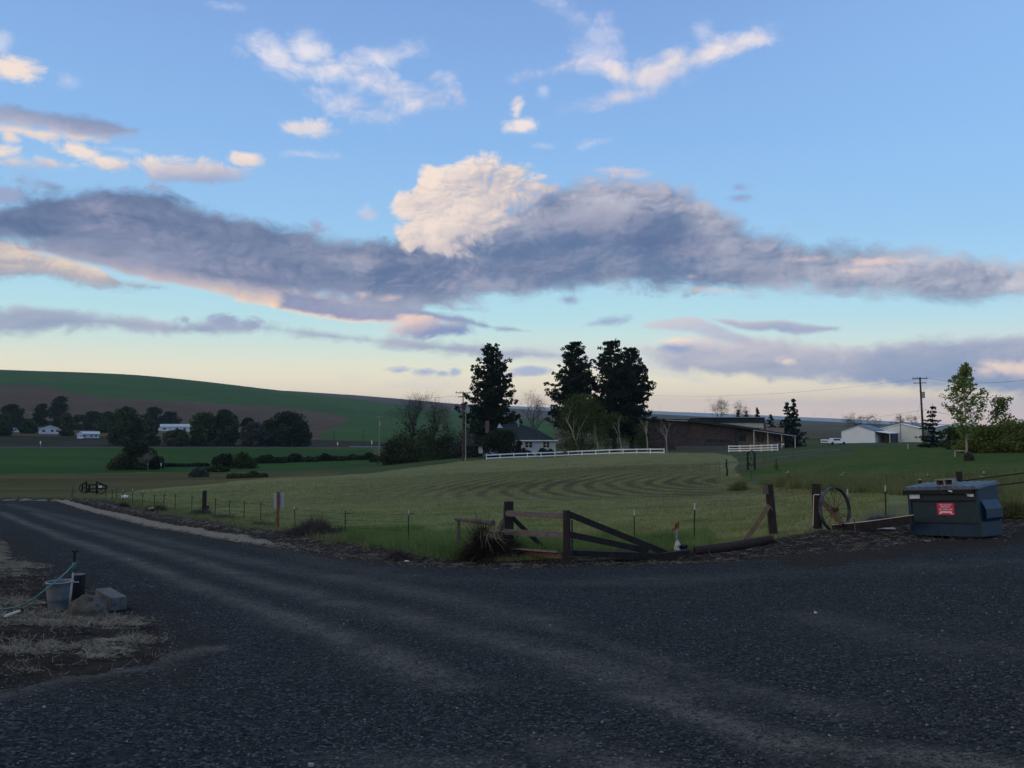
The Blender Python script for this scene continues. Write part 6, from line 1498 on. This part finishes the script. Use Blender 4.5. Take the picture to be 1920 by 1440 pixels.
# cinder block on the lid
dm_m = Matrix.LocRotScale(D0, dm.rotation_euler, None)
cb = thing('cinder_block', dm_m @ Vector((.86 * S_, .12 * S_, 1.128 * S_)), 'pale hollow cinder block resting on the dumpster lid', 'cinder block'); cb.rotation_euler = (.0, -tilt - .03, ang + .12)
L_, Hh, Dd = .42 * S_, .17 * S_, .19 * S_
mb = MB()
for z in (.015, Hh - .015): mb.box((0, 0, z), (L_, Dd, .03))
for x in (-L_ / 2 + .02, -.0, L_ / 2 - .02): mb.box((x, 0, Hh / 2), (.036, Dd - .004, Hh - .0601))
mb.build('block', M['concrete'], cb)
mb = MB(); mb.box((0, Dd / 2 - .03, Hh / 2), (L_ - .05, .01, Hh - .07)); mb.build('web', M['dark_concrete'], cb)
# post and pipe rail behind the dumpster
pf = thing('pipe_fence', gp(1800, 30), 'green pipe rails running right from a dark post behind the dumpster', 'fence')
b = gp(1798, 29.5); mb = MB(); mb.tube([b - Vector((0, 0, .2)), P(1798, 884, 29.5)], .095, 10); W(mb, 'post', 'creosote', pf)
mb = MB(); mb.tube([P(1806, 901.5, 29.4), P(1925, 886, 27)], .022, 6); W(mb, 'rail', 't_post', pf)
mb = MB(); mb.tube([P(1862, 911, 27.5), P(1928, 903, 25.5)], .022, 6); W(mb, 'rail', 't_post', pf)
t = thing('stub_post', gp(1725, 31), 'short dark stub post just left behind the dumpster lid', 'post'); b = gp(1725, 31); mb = MB(); mb.tube([b, P(1725, 900, 31)], [.06, .05], 8); W(mb, 'shaft', 'creosote', t)
mb = MB(); mb.sphere(P(1725, 899.5, 31), .06, 8, 6, (1, 1, .5)); W(mb, 'cap', 'galv', t)

# white stakes and bench on the lawn
for px, top, bot, lb in ((1775.5, 830, 834, 'white stake on the lawn just right of the small dark conifer'), (1846, 844, 851, 'white stake on the lawn in front of the big green shrubs'), (1702, 832, 836, 'tiny white stake on the lawn in front of the beige shed'), (1919, 844, 855, 'white stake at the right edge of the lawn')):
    r = 86 if px > 1800 else 106; b = gp(px, r); t = thing('lawn_stake', b, lb, 'stake'); mb = MB(); mb.box((0, 0, .22), (.09, .06, .5)); mb.build('shaft', M['white_tip'], t); mb = MB(); mb.box((0, 0, .49), (.13, .1, .04)); mb.build('cap', M['frame'], t)
bn = thing('lawn_bench', gp(1800, 76), 'pale low bench just left of the slim maple trunk', 'bench')
b = gp(1800, 76); mb = MB(); mb.box((b.x, b.y, b.z + .48), (.85, .35, .07), -.4); W(mb, 'seat', 'bark_pale', bn)
for s in (-1, 1): mb = MB(); mb.box((b.x + s * .36, b.y - s * .15, b.z + .2), (.08, .3, .5), -.4); W(mb, 'leg', 'bark_pale', bn)
b = gp(1816, 69); o = bush(1816, 68.5, 848, 9, 'small grey green cone shaped thing at the foot of the maple trunk', 95, 'far_grey', name='sapling_guard', cat='shrub', size=.05)

# ------------------------------------------------------------------ left foreground group
RB = 12.3
bk = thing('metal_tub', gp(119, RB), 'dented grey metal tub standing left of the round wooden post', 'tub')
w_ = 40 / F * RB * .98; hh = zt(121, 1089, RB) - bk.location.z
mb = MB(); n = 28
ring = [(0.78, 0.0), (.80, .03), (.86, .35), (.885, .36), (.89, .38), (.96, .7), (1.0, .96), (1.04, .97), (1.04, 1.0), (.99, 1.0), (.97, .96), (.78, .06), (0.0, .05)]
V_ = []; rnd = random.Random(3)
for q, z in ring:
    for k in range(n):
        a = 2 * math.pi * k / n; d = 1 + .015 * math.sin(3 * a + z * 4) + .01 * math.sin(7 * a); V_.append((w_ / 2 * q * math.cos(a) * d, w_ / 2 * q * math.sin(a) * d, hh * z))
F_ = [(i * n + k, i * n + (k + 1) % n, (i + 1) * n + (k + 1) % n, (i + 1) * n + k) for i in range(len(ring) - 1) for k in range(n)] + [tuple(reversed(range(n)))]
mb.add(V_, F_); mb.build('body', M['tub'], bk, True)
mb = MB(); mb.tube([(w_ / 2 * 1.04 * math.cos(k * math.pi / 14), w_ / 2 * 1.04 * math.sin(k * math.pi / 14), hh * .985) for k in range(29)], .007, 6, False); mb.build('rim', M['galv'], bk, True)
b = gp(154, RB + .25); o = MB(); top = P(154, 1077, RB + .25)
t = thing('round_post', b, 'short round wooden post between the metal tub and the boulder', 'post')
V_ = []; n = 20; rw = .087
o.tube([(0, 0, -.2), (0, 0, .2), (0, 0, top.z - b.z)], [rw, rw * .98, rw * .97], n); o.build('shaft', M['dark_wood'], t)
mb = MB(); mb.tube([(0, 0, top.z - b.z + .001), (0, 0, top.z - b.z + .008)], rw * .955, n); mb.build('cut_top', M['dark_concrete'], t)
# standpipe with hose
b = gp(136.5, RB - .35); sp_ = thing('standpipe', b, 'thin leaning standpipe with black faucet top and green hose tied on', 'standpipe')
pb, pm, pt = b, P(137.5, 1072, RB - .35), P(139.5, 1054, RB - .35)
mb = MB(); mb.tube([pb - Vector((0, 0, .1)), pm], .012, 8); W(mb, 'pipe', 'galv', sp_, True)
mb = MB(); mb.tube([pm, pt], .021, 8); W(mb, 'coupling', 'hose', sp_, True)
mb = MB(); mb.tube([pt, P(140, 1036, RB - .35)], .016, 8); mb.box(P(140, 1034, RB - .35), (.06, .03, .03)); mb.tube([P(140, 1036, RB - .35), P(138, 1033, RB - .35)], .012, 6); W(mb, 'faucet', 'black_rubber', sp_)
mb = MB(); mb.tube([P(130, 1091.5, RB - .42), P(148, 1091.5, RB - .42)], .009, 6); W(mb, 'bracket', 'galv', sp_)
hp = [(137.5, 1058, RB - .38), (133, 1064, RB - .5), (122, 1075, RB - .8), (108, 1087, RB - 1.1), (92, 1100, RB - 1.3), (76, 1113, RB - 1.4), (58, 1126, RB - 1.4), (38, 1136, RB - 1.35), (15, 1141, RB - 1.2), (-10, 1143, RB - 1.1), (-60, 1144, RB - 1.0)]
pts = []
for px, py, r in hp:
    q = P(px, py, r); g_ = float(H(q.x, q.y)) + .015; pts.append(Vector((q.x, q.y, max(q.z, g_))))
fine = []
for i in range(len(pts) - 1):
    p0, p1, p2, p3 = pts[max(i - 1, 0)], pts[i], pts[i + 1], pts[min(i + 2, len(pts) - 1)]
    for k in range(5):
        t_ = k / 5; fine.append(.5 * ((2 * p1) + (-p0 + p2) * t_ + (2 * p0 - 5 * p1 + 4 * p2 - p3) * t_ ** 2 + (-p0 + 3 * p1 - 3 * p2 + p3) * t_ ** 3))
fine.append(pts[-1]); mb = MB(); mb.tube(fine, .009, 8); o = mb.build('garden_hose', M['hose'], None, True); tag(o, 'green garden hose drooping from the standpipe to the ground at left', 'hose')
# boulder
def rock(loc, s, seed, label, m='stone', name='boulder', cat='rock'):
    b_ = bpy.data.meshes.new(name); import bmesh
    bm = bmesh.new(); bmesh.ops.create_icosphere(bm, subdivisions=4, radius=1)
    for v in bm.verts:
        c_ = v.co.copy(); d = 1 + .22 * float(fbm(np.array(c_.x * 1.1 + seed), np.array(c_.y * 1.1 + c_.z * 1.3), seed, 3)) + .07 * float(fbm(np.array(c_.x * 3 + seed), np.array(c_.y * 3 - c_.z * 4), seed + 4, 4))
        d -= .10 * max(0, c_.z - .45)
        v.co = Vector((c_.x * s[0] * d, c_.y * s[1] * d, max(c_.z, -.45) * s[2] * d))
    bm.to_mesh(b_); bm.free(); b_.polygons.foreach_set('use_smooth', [True] * len(b_.polygons)); b_.materials.append(M[m])
    o = bpy.data.objects.new(name, b_); COL.objects.link(o); o.location = loc; return tag(o, label, cat)
rock(gp(173, RB - .6) + Vector((0, 0, .055)), (.235, .18, .19), 4, 'brown rough boulder in front of the round wooden post')
t = thing('flower_pot', gp(176, RB + .05), 'black round pot tucked between round post and grey slab', 'pot')
mb = MB(); mb.tube([(0, 0, 0), (0, 0, .13)], [.07, .085], 14); mb.build('body', M['black_rubber'], t); mb = MB(); mb.tube([(.086 * math.cos(k * .449), .086 * math.sin(k * .449), .13) for k in range(15)], .008, 5, False); mb.build('rim', M['black_rubber'], t)
A, B = gp(200, RB + .8) + Vector((0, 0, .105)), gp(230, RB - .3) + Vector((0, 0, .105)); mb = MB(); mb.bar(A, B, .19, .16); o = mb.build('concrete_slab', M['dark_concrete']); tag(o, 'long grey concrete block lying right of the boulder', 'concrete block')
rock(gp(178, RB + .6) + Vector((0, 0, .0)), (.14, .12, .09), 9, 'low grey stone behind the black round pot', 'dark_concrete', 'stone', 'rock')
A, B = gp(20, 11.4) + Vector((0, 0, .03)), gp(46, 11.7) + Vector((0, 0, .05)); mb = MB(); mb.bar(A, B, .025, .02); o = mb.build('stick', M['frame']); tag(o, 'pale thin stick lying on the dry grass below the hose', 'stick')
for i, (px, py, s, lb) in enumerate([(688, 1019, .14, 'left one of two pale stones under the roadside fence'), (704, 1021, .12, 'right one of two pale stones under the roadside fence')]):
    rock(gpp(px, py) + Vector((0, 0, s * .4)), (s, s * .8, s * .9), 20 + i, lb, 'stone', 'stone', 'rock')

# ------------------------------------------------------------------ tumbleweeds and brush
def tumble(px, r, top, wpx, label, seed, m='tumble', n=900, name='tumbleweed', depth=.7, straw=0, wd=.006, dz=0, cat='tumbleweed'):
    b = gp(px, r); h = max(.12, zt(px, top, r) - b.z); w_ = wpx * r / F; g = np.random.default_rng(seed)
    d = g.normal(size=(n, 3)); d[:, 2] = np.abs(d[:, 2]); d /= np.linalg.norm(d, axis=1)[:, None]
    q = g.random(n) ** .5 * .85
    lump = 1 + .18 * np.sin(d[:, 0] * 5 + seed) + .12 * np.sin(d[:, 1] * 9 + seed * 2)
    P0 = d * (q * lump)[:, None] * np.array([w_ / 2, w_ / 2 * depth, h * .92]) 
    V1, F1 = strands(P0, d * [1, 1, .7] + g.normal(size=(n, 3)) * .9, (.06 + .09 * g.random(n)) * min(1.4, .5 + h), wd, seed, 1.1, 3)
    V1[:, 2] = np.abs(V1[:, 2])
    # soft broken core of tiny twig bits
    V2, F2 = leaf_quads(P0[: n // 2] * .93, np.full((n // 2, 3), .06), 5, .014, seed + 1, .5, .3)
    V_ = np.concatenate([V1, V2]); F_ = np.concatenate([F1, F2 + len(V1)])
    o = mesh_np(name, V_, F_, M[m]); o.location = b - Vector((0, 0, .02 + dz)); o.rotation_euler = (0, 0, -float(azi(px)))
    if straw:
        s0 = np.tile(np.array([[0.0, -.1, h * .80]]), (straw, 1)) + g.normal(size=(straw, 3)) * [.10, .08, .04]
        dd = g.normal(size=(straw, 3)) * [1, .6, .2]; dd[:, 2] -= .35
        V3, F3 = strands(s0, dd, .35 + .3 * g.random(straw), .006, seed + 3, .25, 3)
        c_ = mesh_np('straw_tuft', V3, F3, M['straw'], o)
    return tag(o, label, cat)
tumble(590, 31.5, 970, 112, 'biggest greyish tumbleweed heap right of the road sign', 1, n=5200, wd=.007)
tumble(640, 31.0, 986, 46, 'right shoulder of tumbleweeds beside the big heap', 2, n=1700)
tumble(492, 40, 978, 50, 'low tumbleweed left of the road sign post', 3, n=1500)
tumble(421, 47, 962, 52, 'tumbleweed between the dark fence post and the road sign', 4, n=1600)
tumble(380, 52, 950, 44, 'tumbleweed around the foot of the dark fence post', 5, n=1500)
tumble(296, 57.5, 944, 42, 'dark tumbleweed beneath the white jug', 6, m='tumble_dark', n=1500)
tumble(235, 65, 938, 22, 'small dark tumbleweed by the road bank, far left', 7, m='tumble_dark', n=600)
tumble(748, 20.6, 1030, 60, 'small tumbleweed at the gravel edge left of the gate', 8, n=2200, wd=.005)
tumble(912, 20.0, 984, 92, 'big dark tumbleweed with straw on top against the broken fence', 9, m='tumble_dark', n=6500, wd=.006, straw=90)
tumble(950, 20.3, 1000, 54, 'dark tumbleweed under the broken fence post', 10, m='tumble_dark', n=2600, wd=.006)
tumble(1655, 25.2, 960, 62, 'blue grey low sagebrush behind the timber edge', 11, m='sage', n=2600, wd=.006, name='sagebrush', cat='sagebrush')
for i, (px, r, top, wd_, lb) in enumerate([(1895, 29, 925, 60, 'dark dry weeds by the pipe rails at the right edge'), (1850, 33, 900, 50, 'dry weeds behind the dumpster between the pipe rails'), (1385, 60, 897, 40, 'brown dry weeds at the corner of lawn and hay field')]):
    tumble(px, r, top, wd_, lb, 30 + i, m='grass_tall', n=2600, wd=.008, name='weeds', cat='weeds')

# ------------------------------------------------------------------ grass, straw and pebbles (stuff)
def scatter_px(n, pxr, rr, seed, power=1.0):
    g = np.random.default_rng(seed); px = g.uniform(*pxr, n); a = np.arctan((px - 960) / F)
    u = g.random(n) ** power; r = rr[0] + (rr[1] - rr[0]) * u
    x, y = r * np.sin(a), r * np.cos(a); return x, y, px, r, g
def blades(name, x, y, hgt, wd, m, label, seed, lean=.5, cat='grass', per=1, segs=2, flat=0.0, tagk='stuff', sink=0.0):
    g = np.random.default_rng(seed); x = np.repeat(x, per); y = np.repeat(y, per); hgt = np.repeat(hgt, per); wd = np.repeat(wd, per)
    x = x + g.normal(size=len(x)) * .03; y = y + g.normal(size=len(x)) * .03
    z = H(x, y) - sink
    d = g.normal(size=(len(x), 3)) * lean; d[:, 2] = 1 - flat
    V_, F_ = strands(np.stack([x, y, z], 1), d, hgt * (.6 + .8 * g.random(len(x))), wd, seed, .35, segs)
    o = mesh_np(name, V_, F_, M[m]); return tag(o, label, cat, kind=tagk)
# field grass: pixel row decides the strip
x, y, px, r, g = scatter_px(360000, (190, 1660), (19.5, 120), 1, 1.6)
_, py = proj(x, y, H(x, y)); e = edge_d(x, y)
wv = np.interp(px, [200, 300, 500, 640, 700, 800, 950, 1060, 1290, 1350, 1450, 1530, 1600, 1700], [5, 4.6, 3.9, 3.4, 2.6, 1.7, 1.6, 2.0, 2.5, 3.0, 3.7, 3.9, 4.2, 4.0])
den = fbm(x * .35, y * .35, 41, 4)
m1_, _a = proj(x, y, H(x, y)); edge_top = np.interp(px, [190, 330, 560, 700, 800, 870, 1250, 1345, 1385, 1400, 1500, 1660], [930, 918, 901, 892, 880, 872, 858, 864, 884, 908, 918, 924])
k = (e > wv * .85) & (den > -.55 + .35 * g.random(len(x))) & (py > edge_top) & (g.random(len(x)) < np.interp(r, [20, 60, 120], [.8, .5, .35]))
C_ = np.array(unproj(1430, 897)); q_ = np.hypot(x - C_[0], (y - C_[1]) * .62); row_ = np.sin((q_ + fbm(x * .12, y * .12, 6, 3) * .8) * 2 * math.pi / 1.75) * .5 + .5
k &= ~((py < 945) & (px < 1385) & (px > 640) & (row_ > .42) & (g.random(len(x)) < .93)); k &= (fbm(x * .16, y * .5, 46, 4) > -.25) | (g.random(len(x)) < .25)
blades('meadow_grass', x[k], y[k], (.075 + .07 * np.clip(den[k], 0, 1)) * np.interp(r[k], [20, 60, 120], [1, 1, 1.5]), .003 + r[k] * .00020, 'grass_field', 'short mown grass with pale cut blades across the hay field', 2, per=2)
x, y, px, r, g = scatter_px(56000, (640, 1330), (20, 34), 3, 1.0); e = edge_d(x, y)
wv = np.interp(px, [500, 640, 700, 800, 950, 1060, 1290, 1350, 1450], [3.9, 3.4, 2.6, 1.7, 1.6, 2.0, 2.5, 3.0, 3.7])
den = fbm(x * .5, y * .5, 43, 4); k = (e > wv * .8) & (e < wv + 5 + 3 * den) & (den > -.3)
blades('lush_grass', x[k], y[k], np.full(k.sum(), .20), .003 + r[k] * .00016, 'grass_lush', 'taller bright green grass along the near edge of the hay field', 4, per=2)
# tall grass along the lawn fence
x, y, px, r, g = scatter_px(90000, (1380, 2000), (30, 66), 5); _, py = proj(x, y, H(x, y))
den = fbm(x * .3, y * .3, 45, 4); lo = np.interp(px, [1380, 1460, 1560, 1700, 2000], [893, 900, 903, 900, 896]); hi = np.interp(px, [1380, 1460, 1560, 1700, 1860, 2000], [906, 915, 922, 930, 955, 960])
k = (py > lo) & (py < hi) & (den > -.35)
blades('tall_grass', x[k], y[k], np.where((px[k] > 1440) & (px[k] < 1560), .45, .32), .004 + r[k] * .00018, 'grass_tall', 'tall unmown grass along the fence between hay field and lawn', 6, per=2, lean=.35)
x, y, px, r, g = scatter_px(70000, (-40, 700), (24, 92), 7); e = edge_d(x, y); den = fbm(x * .5, y * .5, 47, 4)
wv = np.interp(px, [-200, 200, 300, 500, 640, 700], [4, 5, 4.6, 3.9, 3.4, 2.6]); k = (e > wv - 1.2 + den) & (e < wv + 1.5 + den * 2)
blades('verge_grass', x[k], y[k], np.full(k.sum(), .16), .003 + r[k] * .00016, 'grass_tall', 'mixed dry and green grass between the road bank and the hay field', 8, per=2)
# straw on the verge and in the left foreground
x, y, px, r, g = scatter_px(120000, (60, 1960), (17, 70), 9, 1.3); e = edge_d(x, y); den = fbm(x * 1.2, y * 1.2, 51, 4)
wv = np.interp(px, [0, 200, 300, 500, 640, 700, 800, 950, 1060, 1290, 1350, 1450, 1530, 1700, 1920], [3, 5, 4.6, 3.9, 3.4, 2.6, 1.7, 1.6, 2.0, 2.5, 3.0, 3.7, 3.9, 4.0, 6.0])
roadm = np.clip((-4 - x) / 4, 0, 1)
k = (e > -.25 + .4 * den) & (e < wv) & (g.random(len(x)) < .22 + .6 * roadm * np.exp(-((e - .6) / .6) ** 2) + .25 * (den > .15)) & (np.abs(e - 1.5) > .3 * roadm)
blades('verge_straw', x[k], y[k], np.full(k.sum(), .13), .0022 + r[k] * .00010, 'straw', 'dry straw litter scattered along the gravel edge', 10, lean=1.0, flat=.85, cat='straw', per=1)
x, y, px, r, g = scatter_px(60000, (-60, 340), (7.6, 26), 11, 1.0); _, py = proj(x, y, H(x, y))
s_ = np.full(len(x), -1.0)
for (cx, cy, ax_, ay) in [(110, 1160, 165, 16), (20, 1130, 80, 13), (60, 1213, 100, 13), (190, 1215, 70, 20), (6, 1040, 16, 45), (40, 1065, 60, 16), (235, 1168, 50, 11), (260, 1200, 50, 9), (30, 1258, 60, 5)]:
    s_ = np.maximum(s_, 1 - ((px - cx) / ax_) ** 2 - ((py - cy) / ay) ** 2)
den = fbm(x * 3.2, y * 5.2, 61, 5); lp = inpoly(px, py, [(-200, 1000), (18, 1020), (46, 1062), (190, 1105), (330, 1180), (350, 1240), (170, 1268), (-200, 1300)]); k = ((s_ + 2.4 * den > .5) | (lp & (g.random(len(x)) < .10))) & (g.random(len(x)) < np.clip(.30 + .8 * s_, .25, .8))
blades('dry_grass', x[k], y[k], np.full(k.sum(), .055), .0022 + r[k] * .00008, 'straw', 'pale dry grass patches on dark soil around the metal tub', 12, lean=1.0, flat=.6, cat='dry grass', per=2)
# pebbles
def pebbles(n, seed, rr, size, pw, name, label, hi=.02):
    x, y, px, r, g = scatter_px(n, (-60, 1980), rr, seed, pw); e = edge_d(x, y); _, py = proj(x, y, H(x, y))
    den = fbm(x * .8, y * .8, 71, 4); left = inpoly(px, py, [(-900, 1000), (16, 1012), (30, 1060), (190, 1105), (305, 1180), (320, 1215), (170, 1262), (0, 1292), (-900, 1330)])
    k = (e < .1) & (den > -.35 + .3 * g.random(n)) & ~(left & (g.random(n) < .7))
    x, y = x[k], y[k]; m_ = len(x); s = size[0] + (size[1] - size[0]) * g.random(m_) ** 3
    base = np.array([(1, 0, 0), (.3, .9, .1), (-.8, .5, 0), (-.7, -.6, .1), (.4, -.85, 0), (.1, .1, .75), (0, -.1, -.5)]) 
    an = g.random(m_) * 6.283; ca, sa = np.cos(an)[:, None], np.sin(an)[:, None]
    V_ = base[None] * (1 + .35 * g.normal(size=(m_, 7, 3)).clip(-1, 1)) * s[:, None, None]
    X = V_[..., 0] * ca - V_[..., 1] * sa; Y = V_[..., 0] * sa + V_[..., 1] * ca; V_ = np.stack([X, Y, V_[..., 2]], -1)
    V_ += np.stack([x, y, H(x, y) + s * .15], 1)[:, None]
    tri = np.array([(0, 1, 5), (1, 2, 5), (2, 3, 5), (3, 4, 5), (4, 0, 5), (1, 0, 6), (2, 1, 6), (3, 2, 6), (4, 3, 6), (0, 4, 6)])
    F_ = (tri[None] + (np.arange(m_) * 7)[:, None, None]).reshape(-1, 3)
    tag(mesh_np(name, V_.reshape(-1, 3), F_, M['pebble']), label, 'gravel', kind='stuff')
pebbles(64000, 21, (4.2, 14), (.004, .015), 1.15, 'gravel_stones', 'loose crushed gravel stones across the yard')
pebbles(14000, 22, (10, 26), (.008, .018), 1.0, 'gravel_chips', 'scattered larger chips further across the gravel yard')

# ------------------------------------------------------------------ the air
hz = bpy.data.meshes.new('haze'); import bmesh
bm = bmesh.new(); bmesh.ops.create_cube(bm, size=1.0); bm.to_mesh(hz); bm.free()
ho = bpy.data.objects.new('haze', hz); COL.objects.link(ho)
zmin = min(float(np.array(o.data.vertices[0].co)[2]) if False else min((v[2] for v in o.bound_box)) for o in bpy.data.objects if o.type == 'MESH' and o.get('kind') == 'structure')
zmax = max(max((v[2] for v in o.bound_box)) for o in bpy.data.objects if o.type == 'MESH' and o.get('kind') == 'structure') + 90
z0, z1 = zmin - 1, zmax
ho.scale = (26600, 26600, z1 - z0); ho.location = (0, 0, (z0 + z1) / 2)
hm = bpy.data.materials.new('haze'); hm.use_nodes = True; t = NT(hm.node_tree); t.n.clear()
out = t.n.new('ShaderNodeOutputMaterial'); pv = t.n.new('ShaderNodeVolumePrincipled'); pv.inputs['Color'].default_value = (.62, .84, 1.0, 1); pv.inputs['Density'].default_value = 7.5e-5; pv.inputs['Anisotropy'].default_value = 0.0
t.l.new(pv.outputs[0], out.inputs['Volume']); hz.materials.append(hm); tag(ho, 'thin blue evening haze over the distant ridge', 'haze', kind='stuff')
